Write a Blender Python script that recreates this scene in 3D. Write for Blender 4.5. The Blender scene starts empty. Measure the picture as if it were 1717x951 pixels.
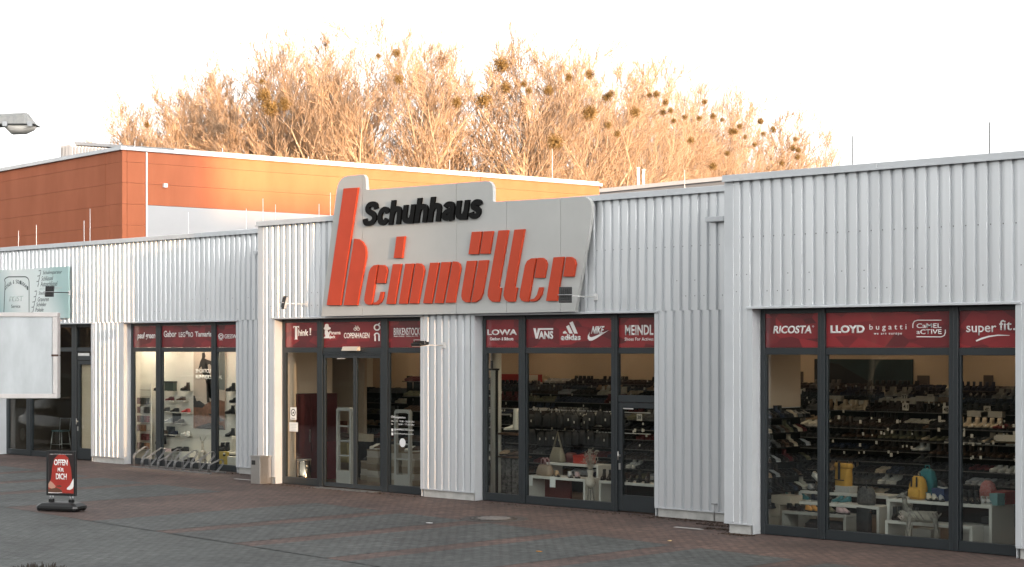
import bpy, bmesh, math, random
from mathutils import Vector, Matrix
R = math.radians
rnd = random.Random(7)
scene = bpy.context.scene
C = scene.collection

# ------------------------------------------------------------------ camera
CAM_H = 3.1
YAW = math.atan(3030 / 3108.0)
CAMX, CAMY = 22.2, -25.5
cam_d = bpy.data.cameras.new('camera')
cam_d.sensor_width = 36.0
cam_d.lens = 3030 / 1717 * 36.0
cam_d.shift_y = 106.5 / 1717
cam_d.clip_start = 0.1
cam_d.clip_end = 3000
cam = bpy.data.objects.new('camera', cam_d)
C.objects.link(cam)
cam.location = (CAMX, CAMY, CAM_H)
cam.rotation_euler = (R(90), 0, YAW)
scene.camera = cam

# ------------------------------------------------------------------ sky, sun, exposure
SUN_EL, SUN_AZ = 3.6, 102.0          # degrees; azimuth clockwise from +Y
w = bpy.data.worlds.new('World')
scene.world = w
w.use_nodes = True
nt = w.node_tree
nt.nodes.clear()
sky = nt.nodes.new('ShaderNodeTexSky')
sky.sky_type = 'NISHITA'
sky.sun_disc = False
sky.sun_elevation = R(SUN_EL)
sky.sun_rotation = R(SUN_AZ)
sky.air_density = 1.0
sky.dust_density = 2.8
sky.ozone_density = 1.0
hs = nt.nodes.new('ShaderNodeHueSaturation')
hs.inputs['Saturation'].default_value = 0.08
bg = nt.nodes.new('ShaderNodeBackground')
bg.inputs['Strength'].default_value = 0.15
wo = nt.nodes.new('ShaderNodeOutputWorld')
nt.links.new(sky.outputs[0], hs.inputs['Color'])
nt.links.new(hs.outputs[0], bg.inputs['Color'])
nt.links.new(bg.outputs[0], wo.inputs['Surface'])

sun_d = bpy.data.lights.new('sun', 'SUN')
sun_d.energy = 2.0
sun_d.angle = R(0.8)
sun_d.color = (1.0, 0.60, 0.31)
sun = bpy.data.objects.new('sun', sun_d)
C.objects.link(sun)
sdir = Vector((math.sin(R(SUN_AZ)) * math.cos(R(SUN_EL)), math.cos(R(SUN_AZ)) * math.cos(R(SUN_EL)), math.sin(R(SUN_EL))))
sun.rotation_euler = sdir.to_track_quat('Z', 'Y').to_euler()
sun.location = sdir * 60

vs = scene.view_settings
vs.view_transform = 'Standard'
vs.look = 'None'
vs.exposure = 3.0
vs.gamma = 1.0
scene.cycles.use_denoising = True
scene.cycles.max_bounces = 8
scene.cycles.transparent_max_bounces = 16
scene.cycles.sample_clamp_indirect = 6.0
scene.cycles.caustics_reflective = False
scene.cycles.caustics_refractive = False


# ------------------------------------------------------------------ helpers
_ct, _st = math.cos(YAW), math.sin(YAW)


def at(px, py, Y):
    """where the sight line through a photo pixel meets the upright plane Y (metres): (X, Z)"""
    a = (px - 858.5) / 3030
    dx, dy = a * _ct - _st, a * _st + _ct
    t = (Y - CAMY) / dy
    return CAMX + t * dx, CAM_H - (py - 582) / 3030 * t


def far(px, py, d):
    """the point at distance d in front of the camera on a pixel's sight line"""
    l = (px - 858.5) / 3030 * d
    return CAMX + l * _ct - d * _st, CAMY + l * _st + d * _ct, CAM_H - (py - 582) / 3030 * d


def sock(n, k):
    return n.inputs[k]


MATS = {}


def mat(name, col, rough=0.6, metal=0.0, vary=0.0, vscale=4.0, bump=0.0, bscale=60.0, coat=0.0, spec=0.5, stretch=None, emit=None, col2=None, dirt=None):
    if name in MATS:
        return MATS[name]
    m = bpy.data.materials.new(name)
    m.use_nodes = True
    t = m.node_tree
    b = t.nodes['Principled BSDF']
    b.inputs['Base Color'].default_value = (*col, 1)
    b.inputs['Roughness'].default_value = rough
    b.inputs['Metallic'].default_value = metal
    b.inputs['Specular IOR Level'].default_value = spec
    if coat:
        b.inputs['Coat Weight'].default_value = coat
        b.inputs['Coat Roughness'].default_value = 0.04
    if emit:
        b.inputs['Emission Color'].default_value = (*emit[:3], 1)
        b.inputs['Emission Strength'].default_value = emit[3]
    tc = None
    if vary or bump or dirt:
        tc = t.nodes.new('ShaderNodeTexCoord')
        src = tc.outputs['Object']
        if stretch:
            mp = t.nodes.new('ShaderNodeMapping')
            mp.inputs['Scale'].default_value = stretch
            t.links.new(src, mp.inputs['Vector'])
            src = mp.outputs[0]
    if vary:
        n = t.nodes.new('ShaderNodeTexNoise')
        n.inputs['Scale'].default_value = vscale
        n.inputs['Detail'].default_value = 6
        n.inputs['Roughness'].default_value = 0.6
        t.links.new(src, n.inputs['Vector'])
        mr = t.nodes.new('ShaderNodeMapRange')
        mr.inputs['From Min'].default_value = 0.3
        mr.inputs['From Max'].default_value = 0.7
        t.links.new(n.outputs['Fac'], mr.inputs['Value'])
        mx = t.nodes.new('ShaderNodeMix')
        mx.data_type = 'RGBA'
        c2 = col2 or tuple(c * (1 - vary) for c in col)
        mx.inputs['A'].default_value = (*c2, 1)
        mx.inputs['B'].default_value = (*[min(1, c * (1 + vary * 0.5)) for c in col], 1)
        t.links.new(mr.outputs[0], mx.inputs['Factor'])
        t.links.new(mx.outputs['Result'], b.inputs['Base Color'])
        rr = t.nodes.new('ShaderNodeMapRange')
        rr.inputs['To Min'].default_value = min(1, rough * 1.2)
        rr.inputs['To Max'].default_value = rough * 0.8
        t.links.new(n.outputs['Fac'], rr.inputs['Value'])
        t.links.new(rr.outputs[0], b.inputs['Roughness'])
    if bump:
        n2 = t.nodes.new('ShaderNodeTexNoise')
        n2.inputs['Scale'].default_value = bscale
        n2.inputs['Detail'].default_value = 4
        t.links.new(src, n2.inputs['Vector'])
        bp = t.nodes.new('ShaderNodeBump')
        bp.inputs['Strength'].default_value = bump
        bp.inputs['Distance'].default_value = 0.01
        t.links.new(n2.outputs['Fac'], bp.inputs['Height'])
        t.links.new(bp.outputs[0], b.inputs['Normal'])
    MATS[name] = m
    return m


class MB:
    """collects shapes into one mesh; mi is the material slot"""

    def __init__(self):
        self.v, self.f, self.m, self.s = [], [], [], []

    def add(self, vs_, fs, mi=0, smooth=False):
        o = len(self.v)
        self.v += [tuple(p) for p in vs_]
        for f in fs:
            self.f.append(tuple(i + o for i in f))
            self.m.append(mi)
            self.s.append(smooth)
        return self

    def box(self, x0, x1, y0, y1, z0, z1, mi=0):
        return self.add([(x0, y0, z0), (x1, y0, z0), (x1, y1, z0), (x0, y1, z0), (x0, y0, z1), (x1, y0, z1), (x1, y1, z1), (x0, y1, z1)],
                        [(0, 3, 2, 1), (4, 5, 6, 7), (0, 1, 5, 4), (1, 2, 6, 5), (2, 3, 7, 6), (3, 0, 4, 7)], mi)

    def prism(self, pts, a0, a1, axis='Y', mi=0):
        """polygon pts extruded along axis; axis Y: pts are (x,z); Z: (x,y); X: (y,z)"""
        P = {'Y': lambda p, a: (p[0], a, p[1]), 'Z': lambda p, a: (p[0], p[1], a), 'X': lambda p, a: (a, p[0], p[1])}[axis]
        n = len(pts)
        vv = [P(p, a0) for p in pts] + [P(p, a1) for p in pts]
        ar = sum(pts[i][0] * pts[(i + 1) % n][1] - pts[(i + 1) % n][0] * pts[i][1] for i in range(n))
        flip = (ar > 0) != (axis == 'Y')
        f1 = tuple(range(n)); f2 = tuple(range(2 * n - 1, n - 1, -1))
        sd = [(i, i + n, (i + 1) % n + n, (i + 1) % n) for i in range(n)]
        fs = [f1, f2] + sd
        if flip:
            fs = [tuple(reversed(f)) for f in fs]
        return self.add(vv, fs, mi)

    def tube(self, pts, rad, n=8, mi=0, cap=True, smooth=True):
        pts = [Vector(p) for p in pts]
        k = len(pts)
        rs = rad if isinstance(rad, (list, tuple)) else [rad] * k
        vv, up = [], None
        for i, p in enumerate(pts):
            d = ((pts[min(i + 1, k - 1)] - p).normalized() + (p - pts[max(i - 1, 0)]).normalized())
            d = d.normalized() if d.length > 1e-6 else Vector((0, 0, 1))
            if up is None:
                up = Vector((0, 0, 1)) if abs(d.z) < 0.9 else Vector((1, 0, 0))
            a = d.cross(up).normalized()
            b_ = a.cross(d).normalized()
            up = b_
            for j in range(n):
                q = 2 * math.pi * j / n
                vv.append(p + (a * math.cos(q) + b_ * math.sin(q)) * rs[i])
        fs = [(i * n + j, i * n + (j + 1) % n, (i + 1) * n + (j + 1) % n, (i + 1) * n + j) for i in range(k - 1) for j in range(n)]
        self.add(vv, fs, mi, smooth)
        if cap:
            o = len(self.v) - len(vv)
            self.f += [tuple(o + j for j in reversed(range(n))), tuple(o + (k - 1) * n + j for j in range(n))]
            self.m += [mi, mi]; self.s += [False, False]
        return self

    def lathe(self, prof, n=16, c=(0, 0), mi=0, sx=1, sy=1):
        vv = [(c[0] + r * math.cos(2 * math.pi * j / n) * sx, c[1] + r * math.sin(2 * math.pi * j / n) * sy, z) for r, z in prof for j in range(n)]
        k = len(prof)
        fs = [(i * n + j, i * n + (j + 1) % n, (i + 1) * n + (j + 1) % n, (i + 1) * n + j) for i in range(k - 1) for j in range(n)]
        self.add(vv, fs, mi, True)
        o = len(self.v) - len(vv)
        self.f += [tuple(o + j for j in reversed(range(n))), tuple(o + (k - 1) * n + j for j in range(n))]
        self.m += [mi, mi]; self.s += [False, False]
        return self

    def rings(self, rings, mi=0, smooth=True, cap=True):
        n = len(rings[0])
        vv = [p for r in rings for p in r]
        fs = [(i * n + j, i * n + (j + 1) % n, (i + 1) * n + (j + 1) % n, (i + 1) * n + j) for i in range(len(rings) - 1) for j in range(n)]
        if cap:
            fs += [tuple(reversed(range(n))), tuple((len(rings) - 1) * n + j for j in range(n))]
        return self.add(vv, fs, mi, smooth)

    def mesh(self, name, mats):
        me = bpy.data.meshes.new(name)
        me.from_pydata(self.v, [], self.f)
        for m in (mats if isinstance(mats, (list, tuple)) else [mats]):
            me.materials.append(m)
        me.polygons.foreach_set('material_index', self.m)
        me.polygons.foreach_set('use_smooth', self.s)
        me.update()
        return me

    def build(self, name, mats, parent=None, bevel=0.0, fix=False):
        me = self.mesh(name, mats)
        if fix or bevel:
            bm = bmesh.new(); bm.from_mesh(me)
            bmesh.ops.recalc_face_normals(bm, faces=bm.faces)
            if bevel:
                bmesh.ops.bevel(bm, geom=[e for e in bm.edges if e.is_manifold and e.calc_face_angle(0) > 0.5], offset=bevel, segments=1, affect='EDGES', clamp_overlap=True)
            bm.to_mesh(me); bm.free()
        return put(name, me, parent)


def put(name, me, parent=None, loc=None, rot=None):
    o = bpy.data.objects.new(name, me)
    C.objects.link(o)
    if loc: o.location = loc
    if rot: o.rotation_euler = rot
    if parent:
        o.parent = parent
        o.matrix_parent_inverse = Matrix.Identity(4)
    return o


def tag(o, label, cat, group=None):
    o['label'] = label; o['category'] = cat
    if group: o['group'] = group
    return o


def thing(name, label, cat, loc=(0, 0, 0), rz=0.0, group=None):
    o = bpy.data.objects.new(name, None)
    C.objects.link(o)
    o.location = loc
    o.rotation_euler = (0, 0, rz)
    o.empty_display_size = 0.2
    return tag(o, label, cat, group)


def struct(o):
    o['kind'] = 'structure'; return o


def stuff(o):
    o['kind'] = 'stuff'; return o


def dup(root, loc=None, rz=None, scale=None, label=None):
    r = root.copy(); C.objects.link(r)
    if loc is not None: r.location = loc
    if rz is not None: r.rotation_euler = (0, 0, rz)
    if scale is not None: r.scale = (scale,) * 3 if not isinstance(scale, (tuple, list)) else scale
    if label: r['label'] = label
    for ch in list(root.children):
        c = ch.copy(); C.objects.link(c); c.parent = r
        for g in list(ch.children):
            d = g.copy(); C.objects.link(d); d.parent = c
    return r


def text_pts(s, bold=0.0, spacing=1.0):
    cu = bpy.data.curves.new('t', 'FONT')
    cu.body = s
    cu.offset = bold
    cu.space_character = spacing
    cu.resolution_u = 3
    o = bpy.data.objects.new('t', cu)
    C.objects.link(o)
    dg = bpy.context.evaluated_depsgraph_get()
    me = bpy.data.meshes.new_from_object(o.evaluated_get(dg))
    bpy.data.objects.remove(o); bpy.data.curves.remove(cu)
    return me


def text_on(name, s, x0, x1, z0, z1, Y, m, parent=None, bold=0.0, shear=0.0, spacing=1.0, th=0.006):
    """lettering fitted to a box on the upright plane Y, standing th proud of it towards -Y"""
    me = text_pts(s, bold, spacing)
    xs = [v.co.x for v in me.vertices]; ys = [v.co.y for v in me.vertices]
    a0, a1, b0, b1 = min(xs), max(xs), min(ys), max(ys)
    sx = (x1 - x0 - abs(shear) * (z1 - z0)) / (a1 - a0); sz = (z1 - z0) / (b1 - b0)
    bm = bmesh.new(); bm.from_mesh(me)
    for v in bm.verts:
        h = (v.co.y - b0) * sz
        v.co = Vector((x0 + (v.co.x - a0) * sx + shear * h, Y - th, z0 + h))
    bmesh.ops.remove_doubles(bm, verts=bm.verts, dist=0.0002)
    bmesh.ops.recalc_face_normals(bm, faces=bm.faces)
    for f in bm.faces:
        if f.normal.y > 0: f.normal_flip()
    r = bmesh.ops.extrude_face_region(bm, geom=bm.faces[:])
    for v in [g for g in r['geom'] if isinstance(g, bmesh.types.BMVert)]:
        v.co.y = Y - th
    for v in bm.verts:
        pass
    ext = set(g for g in r['geom'] if isinstance(g, bmesh.types.BMVert))
    for v in bm.verts:
        v.co.y = Y - th if v in ext else Y - 0.0005
    bmesh.ops.recalc_face_normals(bm, faces=bm.faces)
    bm.to_mesh(me); bm.free()
    me.materials.clear(); me.materials.append(m)
    me.name = name
    return put(name, me, parent)


def poly_on(name, polys, Y, th, m, parent=None):
    b = MB()
    for p in polys: b.prism(p, Y - th, Y, 'Y')
    return b.build(name, m, parent, fix=True)


def rounded(pts, radii, seg=5):
    """round the corners of a polygon"""
    out = []
    n = len(pts)
    for i in range(n):
        p = Vector((*pts[i], 0)); a = Vector((*pts[i - 1], 0)); b_ = Vector((*pts[(i + 1) % n], 0))
        r_ = radii[i] if isinstance(radii, (list, tuple)) else radii
        if r_ <= 0:
            out.append(tuple(pts[i])); continue
        u, v_ = (a - p), (b_ - p)
        k = min(r_, u.length * 0.49, v_.length * 0.49)
        s, e = p + u.normalized() * k, p + v_.normalized() * k
        for j in range(seg + 1):
            q = j / seg
            c = s * (1 - q) ** 2 + p * 2 * q * (1 - q) + e * q * q
            out.append((c.x, c.y))
    return out


def clip_x(poly, x, keep_less):
    out = []
    n = len(poly)
    for i in range(n):
        a, b_ = poly[i], poly[(i + 1) % n]
        ina, inb = (a[0] <= x) == keep_less, (b_[0] <= x) == keep_less
        if ina: out.append(a)
        if ina != inb:
            q = (x - a[0]) / (b_[0] - a[0])
            out.append((x, a[1] + q * (b_[1] - a[1])))
    return out

# ------------------------------------------------------------------ materials
CLAD = mat('silver_cladding', (0.70, 0.725, 0.745), 0.33, 0.50, vary=0.12, vscale=1.6, spec=0.5, stretch=(1.6, 1, 0.10))
FLASH = mat('silver_flashing', (0.54, 0.565, 0.585), 0.40, 0.12, vary=0.08, vscale=1.2)
FRAME = mat('anthracite_frame', (0.017, 0.022, 0.025), 0.36, vary=0.1, vscale=3)
CONC = mat('pale_concrete', (0.46, 0.46, 0.44), 0.85, vary=0.22, vscale=5, bump=0.25, bscale=40)
GALV = mat('galvanised_steel', (0.42, 0.43, 0.44), 0.38, 0.75, vary=0.15, vscale=14)
STEEL = mat('brushed_steel', (0.55, 0.54, 0.52), 0.3, 0.9, vary=0.12, vscale=8, stretch=(8, 8, 1))
WHITEMETAL = mat('white_metal', (0.7, 0.7, 0.69), 0.45, vary=0.06)
BLACK = mat('black_plastic', (0.008, 0.0085, 0.009), 0.45)
WHITE = mat('white_film', (0.78, 0.77, 0.75), 0.5)
PAPER = mat('white_paper', (0.75, 0.74, 0.71), 0.8, vary=0.05)
SIGNGREY = mat('sign_grey', (0.43, 0.435, 0.42), 0.5, vary=0.06, vscale=1.1)
SIGNRED = mat('sign_red', (0.46, 0.052, 0.018), 0.5, spec=0.3, vary=0.08, vscale=2.0)
SIGNBLACK = mat('sign_black', (0.003, 0.003, 0.003), 0.4, spec=0.1)
LED = mat('floodlight_lens', (0.85, 0.84, 0.8), 0.25)


def glass_mat(name, tint, boost=1.0):
    m = bpy.data.materials.new(name)
    m.use_nodes = True
    t = m.node_tree
    t.nodes.clear()
    g = t.nodes.new('ShaderNodeNewGeometry')
    dt = t.nodes.new('ShaderNodeVectorMath'); dt.operation = 'DOT_PRODUCT'
    t.links.new(g.outputs['Normal'], dt.inputs[0]); t.links.new(g.outputs['Incoming'], dt.inputs[1])
    ab = t.nodes.new('ShaderNodeMath'); ab.operation = 'ABSOLUTE'
    t.links.new(dt.outputs['Value'], ab.inputs[0])
    om = t.nodes.new('ShaderNodeMath'); om.operation = 'SUBTRACT'; om.inputs[0].default_value = 1.0
    t.links.new(ab.outputs[0], om.inputs[1])
    pw = t.nodes.new('ShaderNodeMath'); pw.operation = 'POWER'; pw.inputs[1].default_value = 5
    t.links.new(om.outputs[0], pw.inputs[0])
    ma = t.nodes.new('ShaderNodeMath'); ma.operation = 'MULTIPLY_ADD'; ma.inputs[1].default_value = 0.95 * boost; ma.inputs[2].default_value = 0.045 * boost
    t.links.new(pw.outputs[0], ma.inputs[0])
    tr = t.nodes.new('ShaderNodeBsdfTransparent'); tr.inputs[0].default_value = (*tint, 1)
    gl = t.nodes.new('ShaderNodeBsdfGlossy'); gl.inputs['Roughness'].default_value = 0.008
    gl.inputs['Color'].default_value = (1, 1, 1, 1)
    mx = t.nodes.new('ShaderNodeMixShader')
    t.links.new(ma.outputs[0], mx.inputs[0]); t.links.new(tr.outputs[0], mx.inputs[1]); t.links.new(gl.outputs[0], mx.inputs[2])
    o = t.nodes.new('ShaderNodeOutputMaterial')
    t.links.new(mx.outputs[0], o.inputs['Surface'])
    MATS[name] = m
    return m


GLASS = glass_mat('window_glass', (0.88, 0.90, 0.89), 0.72)


def paver_mat(name, c1, c2, mortar, stain=0.5):
    m = bpy.data.materials.new(name)
    m.use_nodes = True
    t = m.node_tree
    b = t.nodes['Principled BSDF']
    b.inputs['Roughness'].default_value = 0.8
    tc = t.nodes.new('ShaderNodeTexCoord')
    br = t.nodes.new('ShaderNodeTexBrick')
    br.inputs['Scale'].default_value = 1.0
    br.inputs['Brick Width'].default_value = 0.2
    br.inputs['Row Height'].default_value = 0.1
    br.inputs['Mortar Size'].default_value = 0.009
    br.inputs['Mortar Smooth'].default_value = 0.3
    br.inputs['Bias'].default_value = 0.0
    br.inputs['Color1'].default_value = (*c1, 1); br.inputs['Color2'].default_value = (*c2, 1)
    br.inputs['Mortar'].default_value = (*mortar, 1)
    mp = t.nodes.new('ShaderNodeMapping')
    mp.inputs['Rotation'].default_value = (0, 0, R(90))
    t.links.new(tc.outputs['Object'], mp.inputs['Vector'])
    t.links.new(mp.outputs[0], br.inputs['Vector'])
    n1 = t.nodes.new('ShaderNodeTexNoise'); n1.inputs['Scale'].default_value = 0.55; n1.inputs['Detail'].default_value = 8; n1.inputs['Roughness'].default_value = 0.62
    t.links.new(tc.outputs['Object'], n1.inputs['Vector'])
    r1 = t.nodes.new('ShaderNodeMapRange'); r1.inputs['From Min'].default_value = 0.3; r1.inputs['From Max'].default_value = 0.7
    r1.inputs['To Min'].default_value = 1 - stain; r1.inputs['To Max'].default_value = 1.2
    t.links.new(n1.outputs['Fac'], r1.inputs['Value'])
    n2 = t.nodes.new('ShaderNodeTexNoise'); n2.inputs['Scale'].default_value = 6; n2.inputs['Detail'].default_value = 5
    t.links.new(tc.outputs['Object'], n2.inputs['Vector'])
    r2 = t.nodes.new('ShaderNodeMapRange'); r2.inputs['From Min'].default_value = 0.3; r2.inputs['From Max'].default_value = 0.7
    r2.inputs['To Min'].default_value = 0.62; r2.inputs['To Max'].default_value = 1.25
    t.links.new(n2.outputs['Fac'], r2.inputs['Value'])
    mu = t.nodes.new('ShaderNodeMath'); mu.operation = 'MULTIPLY'
    t.links.new(r1.outputs[0], mu.inputs[0]); t.links.new(r2.outputs[0], mu.inputs[1])
    vo = t.nodes.new('ShaderNodeTexVoronoi'); vo.inputs['Scale'].default_value = 1.7
    t.links.new(tc.outputs['Object'], vo.inputs['Vector'])
    r3 = t.nodes.new('ShaderNodeMapRange'); r3.inputs['From Min'].default_value = 0.05; r3.inputs['From Max'].default_value = 0.11
    r3.inputs['To Min'].default_value = 0.55; r3.inputs['To Max'].default_value = 1.0
    t.links.new(vo.outputs['Distance'], r3.inputs['Value'])
    mu2 = t.nodes.new('ShaderNodeMath'); mu2.operation = 'MULTIPLY'
    t.links.new(mu.outputs[0], mu2.inputs[0]); t.links.new(r3.outputs[0], mu2.inputs[1])
    mu = mu2
    vm = t.nodes.new('ShaderNodeVectorMath'); vm.operation = 'SCALE'
    t.links.new(br.outputs['Color'], vm.inputs[0]); t.links.new(mu.outputs[0], vm.inputs['Scale'])
    t.links.new(vm.outputs[0], b.inputs['Base Color'])
    inv = t.nodes.new('ShaderNodeMath'); inv.operation = 'SUBTRACT'; inv.inputs[0].default_value = 1.0
    t.links.new(br.outputs['Fac'], inv.inputs[1])
    bp = t.nodes.new('ShaderNodeBump'); bp.inputs['Strength'].default_value = 0.7; bp.inputs['Distance'].default_value = 0.006
    t.links.new(inv.outputs[0], bp.inputs['Height']); t.links.new(bp.outputs[0], b.inputs['Normal'])
    MATS[name] = m
    return m


GREYPAVE = paver_mat('grey_pavers', (0.090, 0.095, 0.091), (0.070, 0.077, 0.074), (0.026, 0.027, 0.026), 0.4)
REDPAVE = paver_mat('red_pavers', (0.134, 0.082, 0.067), (0.105, 0.067, 0.056), (0.03, 0.026, 0.024), 0.5)
ASPHALT = mat('asphalt', (0.06, 0.062, 0.064), 0.85, vary=0.25, vscale=0.6, bump=0.3, bscale=90)

# ------------------------------------------------------------------ ground
b = MB()
b.add([(-900, -900, -0.02), (900, -900, -0.02), (900, 900, -0.02), (-900, 900, -0.02)], [(0, 1, 2, 3)])
struct(b.build('ground', ASPHALT))
b = MB()
b.add([(-60, -60, 0), (45, -60, 0), (45, 2, 0), (-60, 2, 0)], [(0, 1, 2, 3)])
struct(b.build('driveway', GREYPAVE))
yfar = lambda x: -3.1 - 0.1 * x
ynear = lambda x: -8.25 - 0.1 * x
b = MB()
b.add([(-45, ynear(-45), 0.004), (30, ynear(30), 0.004), (30, 1.72, 0.004), (-45, 1.72, 0.004)], [(0, 1, 2, 3)])
struct(b.build('red_pavement', REDPAVE))
for (xa, xb) in [(-5.6, -3.32), (-2.76, -0.85), (-0.28, 1.75), (2.28, 4.27), (4.88, 6.8), (7.38, 9.35), (9.93, 11.9), (12.5, 14.4),
                 (-11.85, -9.2), (-14.6, -12.45), (-17.4, -15.2), (-20.1, -18.0), (-22.8, -20.7), (-25.5, -23.4), (-28.2, -26.1)]:
    b = MB()
    b.add([(xa, ynear(xa) - 0.02, 0.008), (xb, ynear(xb) - 0.02, 0.008), (xb, yfar(xb), 0.008), (xa, yfar(xa), 0.008)], [(0, 1, 2, 3)])
    struct(b.build('parking_bay', GREYPAVE))

# ------------------------------------------------------------------ the shoe store, outside
YM, YR, YL = 0.0, -1.42, 1.5
TOP, HEAD, SOLE = 5.86, 3.76, 0.18
PERIOD = 0.207
store = thing('shoe_store', 'long low shop building clad in silver corrugated metal with five large shop windows', 'building')


def clad(x0, x1, z0, z1, Y, name='cladding'):
    """trapezoidal sheet; wide crowns at Y, narrow valleys 35 mm behind"""
    b = MB()
    prof = []
    k = 0
    x = x0
    while x < x1 - 1e-6:
        for dx, dy in ((0.0, 0.0), (0.119, 0.0), (0.137, 0.045), (0.190, 0.045)):
            if x + dx < x1: prof.append((x + dx, Y + dy))
        x += PERIOD
    last = prof[-1]
    prof.append((x1, last[1]))
    n = len(prof)
    vv = [(p[0], p[1], z0) for p in prof] + [(p[0], p[1], z1) for p in prof]
    fs = [(i, i + 1, i + 1 + n, i + n) for i in range(n - 1)]
    b.add(vv, fs)
    # end returns so the sheet has a thickness seen from the side
    b.box(x0, x1, Y + 0.055, Y + 0.12, z0 + 0.01, z1)
    return b.build(name, CLAD, store)


def cap(x0, x1, Y):
    x = x0
    while x < x1:
        e = min(x + 3.02, x1)
        MB().box(x + 0.002, e - 0.002, Y - 0.075, Y + 0.35, TOP, TOP + 0.1).build('parapet_cap', FLASH, store, bevel=0.006)
        MB().box(x + 0.002, e - 0.002, Y - 0.082, Y - 0.0755, TOP - 0.012, TOP + 0.012).build('drip_edge', FLASH, store)
        x = e


# cladding: name of block, wall plane, x range, windows
BLOCKS = [(YR, 3.68, 22.0, [(4.26, 9.02), (12.2, 17.0)]), (YM, -10.75, 3.7, [(-10.14, -5.3), (-3.70, 0.99)]), (YL, -33.0, -10.7, [(-24.75, -19.98), (-18.42, -13.56), (-31.5, -26.9)])]
for (Y, x0, x1, wins) in BLOCKS:
    wins = sorted(wins)
    # plain corner strip at the block's left end, then ribs
    cs = 0.19
    MB().box(x0, x0 + cs, Y - 0.012, Y + 0.03, SOLE + 0.002, TOP).build('corner_flashing', FLASH, store, bevel=0.004)
    clad(x0 + cs, x1, HEAD, TOP, Y)
    edges = [x0 + cs] + [q for wn in wins for q in wn] + [x1]
    for i in range(0, len(edges), 2):
        a, e = edges[i], edges[i + 1]
        if i > 0: a += 0.09
        if i + 2 < len(edges): e -= 0.10
        if e - a > 0.1:
            clad(a, e, SOLE, HEAD, Y)
        ea, ee = edges[i], edges[i + 1]
        # jamb flashings at either side of a pier, with the return into the window
        if i > 0:
            MB().box(ea, ea + 0.095, Y - 0.012, Y + 0.012, SOLE + 0.002, HEAD - 0.02).build('jamb_flashing', FLASH, store)
            MB().box(ea, ea + 0.012, Y + 0.013, Y + 0.3, 0.01, HEAD - 0.02).build('window_reveal', FLASH, store)
        if i + 2 < len(edges):
            MB().box(ee - 0.105, ee, Y - 0.012, Y + 0.012, SOLE + 0.002, HEAD - 0.02).build('jamb_flashing', FLASH, store)
            MB().box(ee - 0.012, ee, Y + 0.013, Y + 0.3, 0.01, HEAD - 0.02).build('window_reveal', FLASH, store)
        # concrete plinth in pieces, and the drip flashing over it
        pa, pe = ea + 0.05, ee - 0.05
        if i == 0: pa = x0 + 0.08
        n = max(1, round((pe - pa) / 1.1))
        for q in range(n):
            MB().box(pa + (pe - pa) * q / n + 0.003, pa + (pe - pa) * (q + 1) / n - 0.003, Y + 0.03, Y + 0.3, -0.02, SOLE - 0.012).build('plinth_block', CONC, store, bevel=0.006)
        MB().box(pa - 0.04 if i else x0, pe + 0.04, Y - 0.02, Y + 0.06, SOLE - 0.022, SOLE - 0.001).build('base_flashing', FLASH, store)
    for wn in wins:
        MB().prism([(Y - 0.05, HEAD - 0.03), (Y - 0.05, HEAD - 0.002), (Y + 0.0, HEAD + 0.012), (Y + 0.3, HEAD + 0.012), (Y + 0.3, HEAD - 0.03)], wn[0] - 0.1, wn[1] + 0.1, 'X').build('header_flashing', FLASH, store, fix=True)
    cap(x0, x1, Y)
    # screw heads on the crowns
    sb = MB()
    k = 0
    x = x0 + cs
    while x < x1 - 0.15:
        rows = [4.92] + ([4.02] if rnd.random() < 0.35 else []) + ([4.3] if rnd.random() < 0.25 else [])
        for z in rows:
            sb.lathe([(0.011, -0.008), (0.007, 0.0)], 6)
            o = len(sb.v) - 12
            for j in range(o, len(sb.v)):
                vx, vy, vz = sb.v[j]
                sb.v[j] = (x + (0.06 if z < 4.5 else 0.162) + vx, (Y + (0.0 if z < 4.5 else 0.045)) - 0.004 - vz * 0.5, z + vy)
        x += PERIOD
    stuff(sb.build('screw_heads', mat('screw_grey', (0.12, 0.125, 0.13), 0.5), store))
# side and back walls and the flat roof
ROOFM = mat('roof_sheet', (0.3, 0.31, 0.32), 0.7, vary=0.2, vscale=0.5)
MB().box(-33, 22, 12.0, 12.2, 0, 5.9).build('rear_wall', CLAD, store)
MB().box(-33.2, -33.0, YL, 12.2, 0, 5.9).build('side_wall', CLAD, store)
MB().box(22.0, 22.2, YR, 12.2, 0, 5.9).build('side_wall', CLAD, store)
MB().box(-33, -10.75, YL + 0.36, 12.0, 5.45, 5.6).build('flat_roof', ROOFM, store)
MB().box(-10.74, 3.68, YM + 0.36, 12.0, 5.45, 5.6).build('flat_roof', ROOFM, store)
MB().box(3.69, 22, YR + 0.36, 12.0, 5.45, 5.6).build('flat_roof', ROOFM, store)
# the short returns where the blocks step
MB().box(3.685, 3.78, YR + 0.125, YM + 0.6, 0.0, TOP).build('step_wall', FLASH, store)
MB().box(-10.745, -10.65, YM + 0.125, YL + 0.6, 0.0, TOP).build('step_wall', FLASH, store)
# overflow spouts
for (px, py, Y) in [(1191, 369, YM), (433, 424, YL)]:
    X, Z = at(px, py, Y)
    MB().box(X, X + (0.42 if Y == YM else 0.1), Y - 0.16, Y + 0.03, Z - 0.045, Z + 0.045).build('overflow_spout', FLASH, store, bevel=0.005)


# ------------------------------------------------------------------ shop windows
ZT0, ZT1, ZB = 2.975, 3.09, 0.17


def bar(par, x0, x1, z0, z1, Y, d0=0.0, d1=0.09, name='frame_bar'):
    return MB().box(x0, x1, Y + d0, Y + d1, z0, z1).build(name, FRAME, par, bevel=0.004)


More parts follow.
